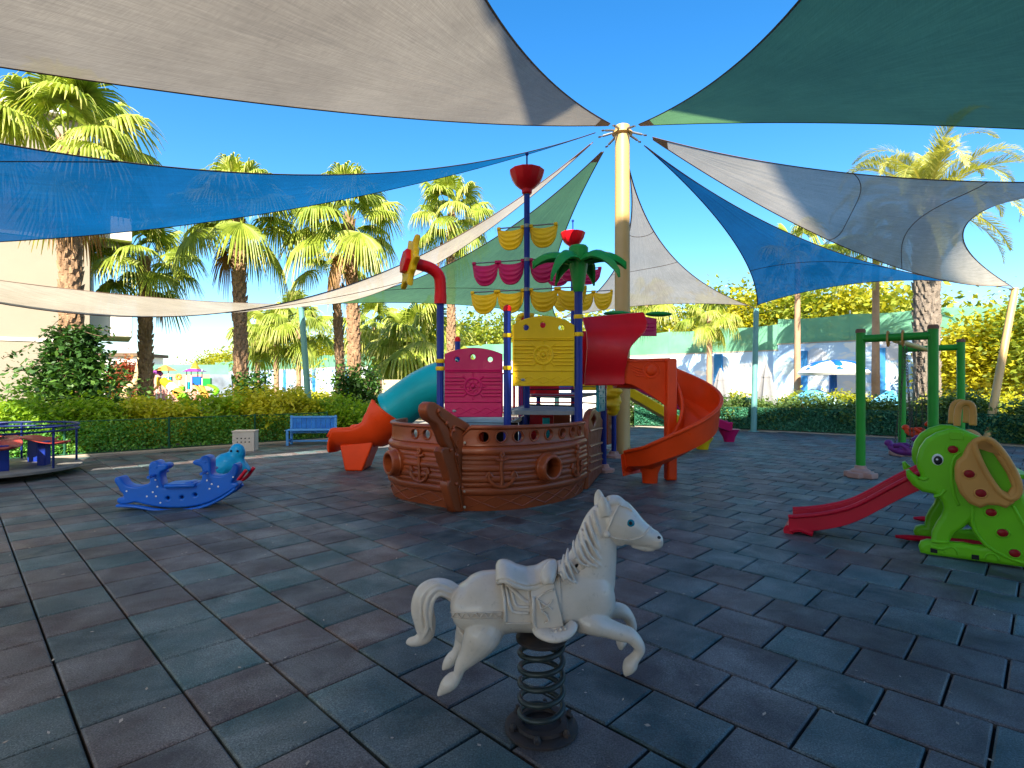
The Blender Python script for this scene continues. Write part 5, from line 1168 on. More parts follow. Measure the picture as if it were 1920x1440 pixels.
# ================================================================== roundabout with petal seats at the left edge
mg = thing('roundabout', (-8.7, 9.2, 0), 'blue roundabout with red petal seats at the left edge', 'roundabout')
c0 = Vector((-8.7, 9.2, 0)); M['navydark'] = plastic('rail_navy', (.008, .022, .13), .4, .15); M['seatred'] = plastic('seat_red', (.46, .06, .045), .4, .2)
M['plate'] = rough_mat('plate', (.16, .15, .14), (.26, .24, .21), 5, .55, .4, 90, .004)
MB().lathe(c0, [(1.15, .10), (1.2, .11), (1.2, .15), (1.18, .16), (0, .16)], 40).build('platform', M['plate'], mg); MB().lathe(c0, [(.3, -.02), (.3, .1)], 20).build('pivot', M['black'], mg)
for z, rr in ((.84, 1.14), (.77, 1.14)): MB().loft([c0 + Vector((rr * math.cos(2 * math.pi * i / 48), rr * math.sin(2 * math.pi * i / 48), z - (.0 if z > .8 else 0))) for i in range(48)], .018, 10, closed=True).build('hand_rail', M['navydark'], mg, 180)
for i in range(6): a = i * math.pi / 3 - .12; MB().cyl(c0 + Vector((1.14 * math.cos(a), 1.14 * math.sin(a), .15)), c0 + Vector((1.14 * math.cos(a), 1.14 * math.sin(a), .84)), .018, seg=10).build('rail_post', M['navydark'], mg)
MB().lathe(c0, [(.05, .15), (.05, .85), (.2, .86), (.2, .9), (0, .9)], 16).build('centre_post', M['navy'], mg)
for i in range(6):
    a = i * math.pi / 3 + .35; d = Vector((math.cos(a), math.sin(a), 0)); e = Vector((-d.y, d.x, 0)); rows = []
    for k_ in range(9):
        u = k_ / 8; row = []
        for j in range(7):
            v = j / 6 * 2 - 1; w = .30 * math.sin(math.pi * (.18 + .72 * u)) ; row.append(c0 + d * (.28 + .78 * u) + e * v * w + U_ * (.58 + .06 * math.sin(u * 5.2 + .6) + .035 * v * v))
        rows.append(row)
    st_ = MB().sheet(rows, .022).build('seat', M['seatred'], mg, 60); md = st_.modifiers.new('s', 'SUBSURF'); md.levels = md.render_levels = 1
    MB().box(c0 + d * .7 + U_ * .36, (.12, .22, .42), a).build('seat_support', M['navy'], mg, bevel=.015)
# ================================================================== perforated box and blue bench
bx_ = thing('vented_box', G(448, 843), 'cream wooden box with rows of round vent holes by the fence', 'box')
q0 = Plane(G(436, 847), (1, .2)); BW, BH, BD = .46, .45, .34
hsq = [circ(.10 + .085 * i, .30 - .085 * j, .017, 10) for i in range(4) for j in range(2)]
M['boxw'] = rough_mat('box_cream', (.66, .58, .47), (.58, .50, .40), 3, .7)
slab_obj('front_board', [[(0, 0), (0, BH), (BW, BH), (BW, 0)]] + hsq, .018, .003, q0, M['boxw'], bx_)
q1 = Plane(q0.at(0, 0, -.012), -q0.n); slab_obj('side_board', [[(0, 0), (0, BH), (BD, BH), (BD, 0)], circ(.1, .3, .015, 10), circ(.18, .3, .015, 10)], .018, .003, q1, M['boxw'], bx_, off=.0)
q2 = Plane(q0.at(BW, 0, -.012), -q0.n); slab_obj('side_board', [[(0, 0), (0, BH), (BD, BH), (BD, 0)]], .018, .003, q2, M['boxw'], bx_)
MB().box(q0.at(BW / 2, BH + .012, -BD / 2), (BW + .04, BD + .05, .022), math.atan2(q0.d.y, q0.d.x)).build('lid', M['boxw'], bx_, bevel=.004)
MB().box(q0.at(BW / 2, BH / 2, -BD + .02), (BW, .02, BH - .01), math.atan2(q0.d.y, q0.d.x)).build('back_board', M['black'], bx_)
be = thing('bench', G(578, 836), 'weathered blue slatted wooden bench below the slanting green post', 'bench')
M['bluewood'] = rough_mat('blue_wood', (.015, .13, .46), (.03, .22, .60), 9, .6, .5, 30, .006); M['bluelite'] = rough_mat('pale_blue_wood', (.10, .34, .70), (.07, .27, .62), 9, .6, .4, 30, .006)
b1 = Plane(G(536, 836), (1, .12)); BL = 1.16; ax = (b1.d, b1.n, U_)
for i in range(9): MB().box(b1.at(.1 + i * (BL - .2) / 8, .50, -.40), ((BL - .2) / 8 - .006, .02, .38), axes=ax).build('back_slat', M['bluewood'], be, bevel=.003)
for z in (.30, .70): MB().box(b1.at(BL / 2, z, -.385), (BL, .035, .045), axes=ax).build('back_rail', M['bluelite'], be, bevel=.004)
for i in range(4): MB().box(b1.at(BL / 2, .385, -.03 - .095 * i), (BL + .04, .085, .025), axes=ax).build('seat_slat', M['bluelite'], be, bevel=.004)
for s_ in (.03, BL - .03):
    for n_, h_ in ((-.02, .37), (-.40, .74)): MB().box(b1.at(s_, h_ / 2, n_), (.06, .05, h_), axes=ax).build('leg', M['bluelite'], be, bevel=.004)
    MB().box(b1.at(s_, .12, -.21), (.045, .34, .05), axes=ax).build('stretcher', M['bluelite'], be)
MB().box(b1.at(BL / 2, .1, -.21), (BL - .06, .04, .045), axes=ax).build('stretcher', M['bluelite'], be)
# ================================================================== palms
M['bark'] = rough_mat('palm_bark', (.40, .25, .14), (.20, .12, .065), 5, .95, .9, 25, .03)
M['barkg'] = rough_mat('date_bark', (.28, .23, .18), (.14, .115, .09), 6, .95, .9, 25, .03)
M['slimbark'] = rough_mat('slim_bark', (.44, .28, .17), (.33, .2, .12), 3, .9, .5, 14, .02)
M['fan'] = leaf_mat('fan_leaf', (.12, .20, .02), (.33, .40, .05), (.56, .53, .15), .36, .45)
M['fandead'] = leaf_mat('fan_dead', (.26, .13, .04), (.34, .19, .07), None, .3)
M['date'] = leaf_mat('date_leaf', (.18, .22, .05), (.40, .40, .09), (.55, .50, .15), .35, .45)
M['petiole'] = rough_mat('petiole', (.30, .30, .08), (.22, .24, .06), 4, .6)
def mesh_rnd(V, rnd, name, mat):
    n, k = V.shape[:2]; me = bpy.data.meshes.new(name); me.vertices.add(n * k); me.vertices.foreach_set('co', V.reshape(-1).astype(np.float32))
    me.loops.add(n * k); me.loops.foreach_set('vertex_index', np.arange(n * k, dtype=np.int32)); me.polygons.add(n); me.polygons.foreach_set('loop_start', np.arange(0, n * k, k, dtype=np.int32)); me.update(calc_edges=True)
    a = me.attributes.new('rnd', 'FLOAT', 'POINT'); a.data.foreach_set('value', np.repeat(rnd, k).astype(np.float32)); me.materials.append(mat); return me
def fan_frond(elev, seed, mat, lp=1.15, lb=1.05):
    """one costapalmate fan: petiole, then ~38 folded segments joined half way, tips hanging"""
    rg = np.random.RandomState(seed); e = R(elev); q = []; rn = []
    pet = []
    for i in range(6):
        t = i / 5; a = e - .30 * t * t; pet.append(Vector((math.cos(e) * lp * t, 0, math.sin(e) * lp * t - .16 * t * t * lp)))
    for a, b in zip(pet, pet[1:]):
        w = .022; q.append([(a.x, -w, a.z), (a.x, w, a.z), (b.x, w * .8, b.z), (b.x, -w * .8, b.z)]); rn.append(.55)
    base = pet[-1]; d = (pet[-1] - pet[-2]).normalized(); ev = math.asin(d.z) - .12
    ax = Vector((math.cos(ev), 0, math.sin(ev))); up = Vector((-math.sin(ev), 0, math.cos(ev))); sd = Vector((0, 1, 0))
    ns = 40
    for i in range(ns):
        th = R(-125 + 250 * (i + .5) / ns); ln = lb * (.80 + .25 * math.cos(th * .6)) * rg.uniform(.9, 1.08)
        dirv = ax * math.cos(th) + sd * math.sin(th); fold = .035
        cup = -.22 * abs(math.sin(th)) ** 2
        side = (-ax * math.sin(th) + sd * math.cos(th))
        pts = []
        drp = rg.uniform(.5, 1.0)
        for r_ in (.04, .34, .60, .82, 1.0):
            p = base + dirv * ln * r_ + up * cup * ln * r_
            p = p + Vector((0, 0, -drp * ln * max(0, r_ - .42) ** 1.7 * 1.6 - .10 * r_ * r_))
            hz = max(0, r_ - .55); p = p - Vector((dirv.x, dirv.y, 0)) * hz * drp * .45 * ln
            pts.append(p)
        wd = [.03, ln * .34 * R(250 / ns) * .55, ln * .52 * R(250 / ns) * .5, .022, .004]
        for k in range(4):
            a, b = pts[k], pts[k + 1]; wa, wb = wd[k], wd[k + 1]; fu = up * fold
            o1, o2 = (fu if k < 3 else fu * .4), (fu if k < 2 else fu * .3)
            q.append([tuple(a - side * wa - o1 * .5), tuple(a + o1 * .5), tuple(b + o2 * .5), tuple(b - side * wb - o2 * .5)]); q.append([tuple(a + o1 * .5), tuple(a + side * wa - o1 * .5), tuple(b + side * wb - o2 * .5), tuple(b + o2 * .5)])
            v = .25 + .4 * rg.rand() + (.25 if k == 3 else 0); rn += [v, v]
    return mesh_rnd(np.array(q), np.array(rn), 'frond', mat)
def date_frond(elev, seed, mat, L=3.4):
    rg = np.random.RandomState(seed); e = R(elev); q, rn, pts = [], [], []; p = Vector((0, 0, 0)); a = e; st = L / 26
    for i in range(27):
        pts.append(p.copy()); p = p + Vector((math.cos(a), 0, math.sin(a))) * st; a -= (.018 + .0042 * i) * (1.25 if elev > 0 else .6)
    for i in range(26):
        w = .035 * (1 - i / 27) + .006; a_, b_ = pts[i], pts[i + 1]; q.append([(a_.x, -w, a_.z), (a_.x, w, a_.z), (b_.x, w * .9, b_.z), (b_.x, -w * .9, b_.z)]); rn.append(.9)
        if i < 3: continue
        d = (b_ - a_).normalized(); up = Vector((-d.z, 0, d.x))
        for sg in (-1, 1):
            for k in range(3):
                o = a_.lerp(b_, k / 3); ll = .52 * math.sin(math.pi * min(1, (i + 2) / 27 * .85 + .14)) * rg.uniform(.85, 1.1) + .08
                dv = (d * .75 + Vector((0, sg, 0)) * .62 + up * rg.uniform(.1, .5)).normalized(); m_ = o + dv * ll * .55 + Vector((0, 0, -.01)); t_ = o + dv * ll + Vector((0, 0, -.10 * ll - .03)); wv = up.cross(dv) * .016
                q.append([tuple(o - wv * .6), tuple(o + wv * .6), tuple(m_ + wv), tuple(m_ - wv)]); q.append([tuple(m_ - wv), tuple(m_ + wv), tuple(t_ + wv * .1), tuple(t_ - wv * .1)]); v = .2 + .55 * rg.rand(); rn += [v, v]
    return mesh_rnd(np.array(q), np.array(rn), 'frond', mat)
FANS = {e: [fan_frond(e, 10 * i + e + 200, M['fan']) for i in range(2)] for e in (80, 60, 40, 20, 0, -20, -42)}
DEAD = [fan_frond(-66, 5, M['fandead'], .9, .9), fan_frond(-74, 8, M['fandead'], .9, .85)]
def trunk_mesh(r0, r1, hgt, boots, seed, smooth_to=.25, bw=1.0, gap=.105, lean=(0, 0)):
    rg = random.Random(seed); mb = MB(); n_ = 26; seg = 16; vs = []
    cx = lambda z: (lean[0] * (z / hgt) ** 1.5, lean[1] * (z / hgt) ** 1.5)
    for i in range(n_ + 1):
        z = hgt * i / n_; t = i / n_; r_ = r0 + (r1 - r0) * t + r0 * .35 * max(0, .06 - t) / .06
        c = cx(z)
        for j in range(seg):
            a = 2 * math.pi * j / seg; rr = r_ * (1 + .10 * noise.noise(Vector((math.cos(a) * 2, math.sin(a) * 2, z * 2.5 + seed)))); vs.append((c[0] + rr * math.cos(a), c[1] + rr * math.sin(a), z - .05))
    mb.add(vs, [(i * seg + j, i * seg + (j + 1) % seg, (i + 1) * seg + (j + 1) % seg, (i + 1) * seg + j) for i in range(n_) for j in range(seg)] + [tuple(n_ * seg + j for j in range(seg))])
    if boots:
        z = hgt * smooth_to; k = 0
        while z < hgt:
            t = z / hgt; r_ = r0 + (r1 - r0) * t; a = k * 2.39996 + rg.uniform(-.15, .15); c = cx(z); d = Vector((math.cos(a), math.sin(a), 0)); e = Vector((-d.y, d.x, 0)); o = Vector((c[0], c[1], z)) + d * r_ * .92
            w, h_, pr = rg.uniform(.05, .085) * bw, rg.uniform(.10, .20) * bw, rg.uniform(.035, .10) * bw
            tip = o + d * pr + Vector((0, 0, h_)) + e * rg.uniform(-.03, .03)
            mb.add([o - e * w + Vector((0, 0, -h_ * .4)), o + e * w + Vector((0, 0, -h_ * .4)), o + e * w * .8 + Vector((0, 0, h_ * .5)), o - e * w * .8 + Vector((0, 0, h_ * .5)), tip - e * w * .55, tip + e * w * .55, o + d * pr * .75 + Vector((0, 0, -h_ * .15))], [(0, 6, 4, 3), (6, 1, 2, 5), (0, 1, 6), (6, 5, 4), (3, 4, 5, 2)])
            z += gap / (2 * math.pi * r_) * .21 * bw * bw; k += 1
    return mb
def palm(x, base, hgt, r0, label, seed, scale=1.0, n=34, lean=(0, 0), dead=3, smooth_to=.12, mat='bark'):
    rg = random.Random(seed); root = thing('fan_palm', base, label, 'palm tree', 'tall fan palms behind the fence')
    me = trunk_mesh(r0, r0 * .78, hgt, True, seed, smooth_to, lean=lean).mesh('trunk', ang=30); link_mesh('trunk', me, M[mat], root)
    top = Vector((lean[0], lean[1], hgt)); el = [80, 80, 60, 60, 60, 40, 40, 40, 20, 20, 20, 0, 0, -20, -20, -42]
    for k in range(n):
        e = el[int(k / n * len(el))]; az = k * 2.39996 + rg.uniform(-.25, .25)
        o = link_mesh('frond', FANS[e][rg.randrange(2)], None, root); s_ = scale * rg.uniform(.88, 1.12)
        o.location = top + Vector((math.cos(az) * .12, math.sin(az) * .12, -.35 + .4 * (e + 42) / 122)); o.rotation_euler = (rg.uniform(-.12, .12), rg.uniform(-.12, .12), az); o.scale = (s_, s_, s_)
    for k in range(dead):
        az = rg.uniform(0, 6.28); o = link_mesh('dead_frond', DEAD[k % 2], None, root); o.location = top + Vector((math.cos(az) * .15, math.sin(az) * .15, -.55)); o.rotation_euler = (0, 0, az); s_ = scale * rg.uniform(.8, 1); o.scale = (s_, s_, s_)
    mb = MB()
    return root
def at_(x, Y): return Vector(((x - 960) / F * Y, Y, 0))
def zy(y, Y): return H - (y - 720) / F * Y
palm(135, at_(135, 13.9), zy(262, 13.9), .24, 'thick fan palm trunk wrapped in ivy at far left', 1, 1.05, 24, (-.1, 0), 3)
palm(275, at_(275, 19.5), zy(482, 19.5), .21, 'shorter fan palm, second from the left', 2, .98, 20, (-.1, 0), 1)
palm(452, at_(452, 18.6), zy(390, 18.6), .21, 'tall fan palm above the vented box', 3, 1.05, 22, (-.1, 0), 1)
palm(667, at_(667, 19.6), zy(408, 19.6), .205, 'tall fan palm left of the red slide run-out', 4, 1.08, 22, (-.25, 0), 1)
palm(640, at_(640, 23), zy(480, 23), .17, 'fan palm just behind the tall one by the slide', 5, .85, 14, (-.3, 0), 1)
palm(846, at_(846, 24.5), zy(400, 24.5), .18, 'fan palm standing behind the magenta board', 6, 1.05, 20, (0, 0), 1)
def small_palm(x, Y, ytop, r, scale, label, n=20, seed=0):
    rg = random.Random(seed + 50); h_ = zy(ytop, Y); root = thing('slim_palm', at_(x, Y), label, 'palm tree', 'slim palms by the far wall')
    link_mesh('trunk', trunk_mesh(r, r * .7, h_, False, seed).mesh('trunk', ang=40), M['slimbark'], root)
    el = [80, 60, 40, 20, 20, 0, 0, -20, -42]
    for k in range(n):
        az = k * 2.4 + rg.uniform(-.3, .3); o = link_mesh('frond', FANS[el[int(k / n * 9)]][rg.randrange(2)], None, root); s_ = scale * rg.uniform(.85, 1.15); o.location = (0, 0, h_ - .1); o.rotation_euler = (rg.uniform(-.15, .15), rg.uniform(-.15, .15), az); o.scale = (s_,) * 3
small_palm(1330, 27, 588, .16, .75, 'slim palm in front of the mural, left of the teal post', 14, 1); small_palm(1495, 24, 470, .15, .9, 'slim bare palm trunk right of the teal post', 10, 2); small_palm(1642, 22.5, 440, .16, .9, 'slim palm trunk seen inside the swing frame', 10, 3)
small_palm(1212, 33, 560, .15, 1.0, 'slim palm behind the spiral slide', 18, 4); small_palm(518, 36, 618, .2, 1.15, 'slim distant palm left of the slanting post', 20, 5); small_palm(483, 38, 622, .2, 1.15, 'leaning slim distant palm near the tall fan palm', 20, 6)
small_palm(702, 30, 612, .17, 1.15, 'slim distant palm right of the twin trunks', 22, 7); small_palm(786, 27, 650, .16, 1.6, 'low bushy palm behind the turquoise tube', 26, 8); small_palm(560, 34, 600, .17, 1.2, 'slim distant palm behind the slanting post', 20, 9)
DATES = {e: [date_frond(e, 300 + e + i, M['date']) for i in range(2)] for e in (82, 66, 50, 34, 16, -4, -28)}
dp = thing('date_palm', at_(1737, 19.4), 'big feathery date palm behind the swing set', 'palm tree')
hd_ = zy(372, 19.4); link_mesh('trunk', trunk_mesh(.37, .36, hd_, True, 9, .03, 1.15, .105).mesh('trunk', ang=30), M['barkg'], dp)
rg = random.Random(4); el = [82, 82, 66, 66, 66, 50, 50, 50, 50, 34, 34, 34, 34, 16, 16, 16, -4, -4, -4, -28, -28]
for k in range(42):
    e = el[int(k / 42 * len(el))]; az = k * 2.39996 + rg.uniform(-.2, .2); o = link_mesh('frond', DATES[e][rg.randrange(2)], None, dp); s_ = rg.uniform(.9, 1.12); o.location = (math.cos(az) * .2, math.sin(az) * .2, hd_ - .3 + .4 * (e + 28) / 110); o.rotation_euler = (rg.uniform(-.1, .1), rg.uniform(-.1, .1), az); o.scale = (s_,) * 3
# ================================================================== hedges, shrubs, vines, far trees
M['hedge'] = leaf_mat('hedge_leaf', (.13, .27, .02), (.32, .48, .03), (.52, .58, .05), .5)
M['hedgey'] = leaf_mat('hedge_yellow', (.26, .32, .015), (.48, .48, .025), (.62, .58, .05), .45)
M['shrub'] = leaf_mat('shrub_leaf', (.06, .12, .03), (.14, .23, .055), (.26, .34, .09), .35)
M['ivy'] = leaf_mat('ivy_leaf', (.012, .05, .010), (.045, .12, .02), (.10, .20, .03), .3)
M['tree'] = leaf_mat('tree_leaf', (.12, .18, .02), (.28, .34, .035), (.46, .45, .06), .4)
M['treey'] = leaf_mat('tree_yellow', (.28, .30, .015), (.52, .47, .025), (.66, .58, .06), .45)
M['twig'] = rough_mat('twig', (.16, .10, .06), (.10, .07, .04), 8)
def clump(name, base, label, cat, mat, ell, n, size, clumps=14, group=None, stems=3, zmin=.03, shell=.55):
    """bush of leaf clusters in an ellipsoid (rx, ry, height)"""
    root = thing(name, base, label, cat, group); rx, ry, hz = ell; cs = []
    while len(cs) < clumps:
        v = np.random.randn(3); v /= np.linalg.norm(v); r_ = np.random.uniform(shell, 1) ; p = v * r_
        if p[2] > -.85: cs.append(p)
    C = []; rn = []
    for c in cs:
        k = n // clumps; q = np.random.randn(k, 3) * .22 + c; C.append(q); rn.append(np.clip(np.random.rand(k) * .55 + np.random.uniform(-.05, .35), 0, 1))
    k = n // 3; v = np.random.randn(k, 3); v /= np.linalg.norm(v, axis=1)[:, None]; v *= np.random.uniform(.3, 1, k)[:, None] ** .5; C.append(v); rn.append(np.random.rand(k) * .6)
    C = np.concatenate(C); rn = np.concatenate(rn); W_ = np.stack([C[:, 0] * rx, C[:, 1] * ry, hz * .5 + C[:, 2] * hz * .5], 1); W_[:, 2] = np.maximum(W_[:, 2], zmin + .1 * np.random.rand(len(W_))); W_ += np.array(base)
    quads('foliage', leaves(W_, size), rn, mat, root)
    for s_ in range(stems):
        a = random.uniform(0, 6.28); d = Vector((math.cos(a) * rx * .55, math.sin(a) * ry * .55, hz * random.uniform(.5, .9))); b_ = Vector(base)
        MB().loft(spline([b_ + Vector((d.x * .1, d.y * .1, -.05)), b_ + d * .5 + Vector((0, 0, hz * .1)), b_ + d], 4), [max(.008, .035 * (1 - i / 9)) * min(1.5, hz) for i in range(9)], 6).build('stem', M['twig'], root)
    return root
def dpt(p, off=0): return p
# hedge behind the left fence
lab = ['behind the roundabout', 'beside the ivy covered palm', 'right of the ivy covered palm', 'below the far play towers', 'below the purple tower roof', 'left of the tall palm foot', 'between tall palm and slanting post', 'behind the blue bench', 'right of the slanting post', 'left of the red slide run-out']
for i in range(10):
    t_ = -2.2 + i * .62; p = F0 + FD * (FL * t_) - FN * random.uniform(.9, 1.3) + Vector((0, 0, 0)); hz = [1.05, 1.0, 1.15, 1.2, 1.2, 1.2, 1.25, 1.35, 1.25, 1.15][i]
    clump('hedge_bush', p, ('yellow green' if i in (5, 7, 8) else 'leafy green') + ' hedge bush ' + lab[i], 'hedge', M['hedgey'] if i in (5, 7, 8) else M['hedge'], (1.0, .75, hz), 5200, .065, 30, 'hedge bushes behind the left fence', 2)
for i, (x, Y, hz) in enumerate(((600, 18.5, 1.25), (655, 17.6, .9), (705, 17.9, .8), (560, 22, 1.5))):
    clump('hedge_bush', at_(x, Y), ['yellow hedge bush under the twin palms', 'low loose bush left of the slide tip', 'low loose bush right of the slide tip', 'yellow hedge bush further back by the path'][i], 'hedge', M['hedgey'] if i in (0, 3) else M['hedge'], (.9, .7, hz), 3800, .06, 24, 'bushes near the path', 3)
for x, Y, z0, lb in ((672, 18.9, 1.1, 'dark leafy shrub clinging to the tall twin palm'), (470, 18.2, .7, 'thin twiggy shrub at the foot of the tall palm')):
    b_ = at_(x, Y); clump('wild_shrub', b_, lb, 'shrub', M['ivy'], (.85, .6, 2.3 if x > 600 else 2.0), 2600, .085, 26, 'wild shrubs', 6, .35, .3)
# right shrubs
rl = ['behind the yellow slide', 'left of the teal post', 'right of the teal post', 'left of the green swing posts', 'inside the swing frame', 'behind the far swing post', 'behind the cream leaning post', 'at the right edge']
for i in range(8):
    k = i / 7 * (len(FR) - 2); a, b_ = FR[int(k)], FR[int(k) + 1]; p = a.lerp(b_, k - int(k)); d = (b_ - a).normalized(); nv = Vector((-d.y, d.x, 0)); nv = nv if nv.y > 0 else -nv
    p = p + nv * random.uniform(.75, 1.0); hz = random.uniform(1.05, 1.3)
    clump('hedge_bush', p, 'dull green hedge bush ' + rl[i], 'hedge', M['shrub'], (1.35, .7, hz), 5600, .06, 40, 'hedge bushes behind the right fence', 4)
for i, (x, Y) in enumerate(((1300, 24), (1500, 21.5), (1385, 24.5), (1590, 20.5), (1790, 18.5), (1905, 17))):
    clump('yellow_bush', at_(x, Y), ['sunlit yellow bush below the slim palm', 'sunlit yellow bush at the wave feature', 'sunlit yellow bush between the parasols', 'sunlit yellow bush beside the swing post', 'sunlit yellow bush right of the date palm', 'sunlit yellow bush at the right edge'][i], 'bush', M['hedgey'], (1.2, .7, 1.2), 3000, .065, 22, 'yellow bushes by the terrace', 2)
# ivy on the leftmost palm with hanging runners
ib = at_(135, 13.9); iv = thing('ivy', ib, 'dark ivy climbing the leftmost palm trunk with trailing runners', 'climber'); C, rn = [], []
for k in range(9000):
    z = np.random.beta(1.5, 1.7) * 2.95 + .1; a = np.random.uniform(0, 6.28); r_ = .28 + abs(np.random.randn()) * (.62 * math.exp(-((z - 1.0) / 1.15) ** 2) + .07); C.append((ib.x + r_ * math.cos(a) * 1.15 + .05, ib.y + r_ * math.sin(a) * .8, z)); rn.append(min(1, .1 + .5 * random.random() + .35 * (r_ > .8)))
quads('foliage', leaves(np.array(C), .085), np.array(rn), M['ivy'], iv)
for k in range(5): MB().loft([ib + Vector((.3 * math.cos(k * 1.3 + i * .25), .3 * math.sin(k * 1.3 + i * .25), i * .28)) for i in range(11)], .014, 5).build('stem', M['twig'], iv)
for (xa, ya), (xb, yb), sg in (((110, 600), (5, 672), .12), ((90, 690), (10, 690), .05), ((150, 618), (212, 632), .05), ((100, 648), (60, 690), .03), ((160, 612), (205, 620), .02)):
    a, b_ = P(xa, ya, 13.5), P(xb, yb, 13.3); pts = [a.lerp(b_, i / 12) + Vector((0, 0, -sg * math.sin(math.pi * i / 12))) for i in range(13)]
    rn_ = MB().loft(pts, .008, 4).build('runner', M['twig'], iv); C = [pts[random.randrange(13)] + Vector(np.random.randn(3) * .045) for _ in range(46)]
    quads('runner_leaves', leaves(np.array([tuple(c) for c in C]), .065), np.random.rand(46) * .6, M['ivy'], rn_)
# far trees
def tree(x, Y, hz, wr, mat, label, n=5200, size=.2, th=.35, group='trees beyond the wall', zlow=.35):
    b_ = at_(x, Y); root = thing('leafy_tree', b_, label, 'tree', group)
    tr = MB(); tr.loft(spline([b_ + Vector((0, 0, -.1)), b_ + Vector((.1, .1, hz * .25)), b_ + Vector((-.1, .05, hz * .5)), b_ + Vector((.05, 0, hz * .8))], 4), [.22 * (1 - i / 15) + .04 for i in range(13)], 8); tr.build('trunk', M['twig'], root)
    lim = MB(); cs = []
    for k in range(26):
        a = k * 2.4; t_ = (k + .5) / 26; r_ = wr * math.sqrt(max(.05, 1 - (2 * t_ - .85) ** 2 / 1.6)) * random.uniform(.55, 1); z = hz * (zlow + (.93 - zlow) * t_); c = b_ + Vector((math.cos(a) * r_, math.sin(a) * r_ * .8, z)); cs.append(c)
        if k % 3 == 0: lim.loft([b_ + Vector((0, 0, z * .55)), (b_ + Vector((0, 0, z * .75))).lerp(c, .5), c], [.07, .045, .015], 5)
    lim.build('limbs', M['twig'], root); C, rn = [], []
    for c in cs:
        k = n // 26; s_ = wr * .26; q = np.random.randn(k, 3) * np.array([s_, s_, s_ * .7]) + np.array(c); C.append(q); rn.append(np.clip(np.random.rand(k) * .5 + random.uniform(-.05, .4), 0, 1))
    quads('crown', leaves(np.concatenate(C), size), np.concatenate(rn), mat, root); return root
TL = [(405, 84, 5.6, 3.6, 0), (440, 82, 6.2, 4, 1), (500, 74, 7.2, 4.2, 0), (545, 72, 6.2, 4, 1), (600, 68, 7.0, 4.2, 0), (650, 60, 6.4, 4, 1), (710, 60, 7.2, 4.2, 0), (760, 56, 6.6, 4, 1), (815, 55, 7.4, 4.4, 0), (880, 52, 7.2, 4.2, 1), (920, 48, 7.5, 4, 0), (985, 46, 7.0, 4, 0), (1060, 44, 6.6, 4, 1), (1140, 42, 7.0, 3.8, 0), (1225, 40, 6.4, 3.6, 1), (1275, 39, 7.2, 3.4, 0), (1375, 38, 8.2, 3.6, 0), (1430, 36, 7.6, 3.2, 1), (1490, 35, 7.6, 3.4, 0), (1560, 33, 7.6, 3.3, 0), (1620, 31, 7.2, 3, 1), (1690, 29, 6.6, 2.8, 0)]
names = ['left of the tall fan palm', 'behind the tall fan palm', 'behind the thin distant palms', 'left of the slanting post', 'right of the slanting post', 'behind the twin palms', 'right of the twin palms', 'above the turquoise tube', 'left of the magenta board', 'above the magenta board', 'behind the yellow sails', 'behind the yellow board', 'behind the plastic palm', 'behind the red hood', 'right of the red hood', 'above the spiral slide', 'left of the teal post', 'behind the teal post', 'above the wave feature', 'left of the swing posts', 'above the swing frame', 'left of the date palm trunk']
for (x, Y, hz, wr, y_), nm in zip(TL, names): tree(x, Y, hz, wr, M['treey'] if y_ else M['tree'], ('bright yellow green' if y_ else 'olive green') + ' tree beyond the wall ' + nm, 4200, .24 if Y > 50 else .2)
for i, (x, Y, hz, wr, m_) in enumerate(((1815, 21.5, 3.7, 1.5, 'treey'), (1885, 20.5, 4.3, 1.9, 'treey'), (1985, 19, 4.6, 2.0, 'tree'), (1920, 25, 5.4, 2.6, 'tree'))):
    tree(x, Y, hz, wr, M[m_], ['flowering yellow creeper bush right of the date palm', 'large yellow bush behind the leaning cream post', 'green tree cut by the right edge', 'olive tree behind the large yellow bush'][i], 5200, .12, group='trees at the right edge', zlow=.3)
# ================================================================== far things
fp_ = thing('far_playset', at_(340, 42), 'small distant play towers with orange and purple roofs behind the hedge', 'playset')
FY = 42
def far_box(x0, x1, y0, y1, mat, nm, dep=.3, off=0):
    a, b_ = P(x0, y1, FY + off), P(x1, y0, FY + off); return MB().box(((a.x + b_.x) / 2, FY + off, (a.z + b_.z) / 2), (abs(b_.x - a.x), dep, abs(b_.z - a.z))).build(nm, M[mat], fp_, bevel=.03)
for x in (294, 301.5, 316, 350, 358.5, 371, 379): far_box(x - .9, x + .9, 692, 764, 'white', 'post', .09, random.uniform(-.4, .4))
def roof(xc, w, y0, y1, mat, nm):
    a, t = P(xc, y1, FY), P(xc, y0, FY); r_ = w / 2 / F * FY; MB().lathe((a.x, a.y, a.z), [(r_, 0), (r_ * .6, (t.z - a.z) * .4), (r_ * .3, (t.z - a.z) * .75), (0, t.z - a.z)], 4).build(nm, M[mat], fp_, 20)
roof(310, 40, 684, 695, 'tan', 'roof'); roof(365, 46, 688, 697, 'purple', 'roof'); roof(366, 18, 677, 692, 'yellow', 'roof_dome')
far_box(305, 322, 706, 716, 'turq', 'tube_arch'); far_box(362, 378, 706, 722, 'blue', 'panel'); far_box(382, 396, 709, 724, 'green', 'panel'); far_box(295, 300, 707, 724, 'yellow', 'panel'); far_box(353, 357, 716, 730, 'turq', 'panel'); far_box(336, 346, 724, 734, 'lime', 'panel')
tb_ = [P(308, 714, FY), P(320, 724, FY - .3), P(331, 734, FY - .8), P(341, 744, FY - 1.2)]
for k, (c_, a, b_) in enumerate(zip(('yellow', 'white', 'tan', 'lime'), tb_, tb_[1:] + [P(348, 750, FY - 1.5)])): MB().cyl(a, b_, .34, seg=14).build('tube_section', M[c_], fp_)
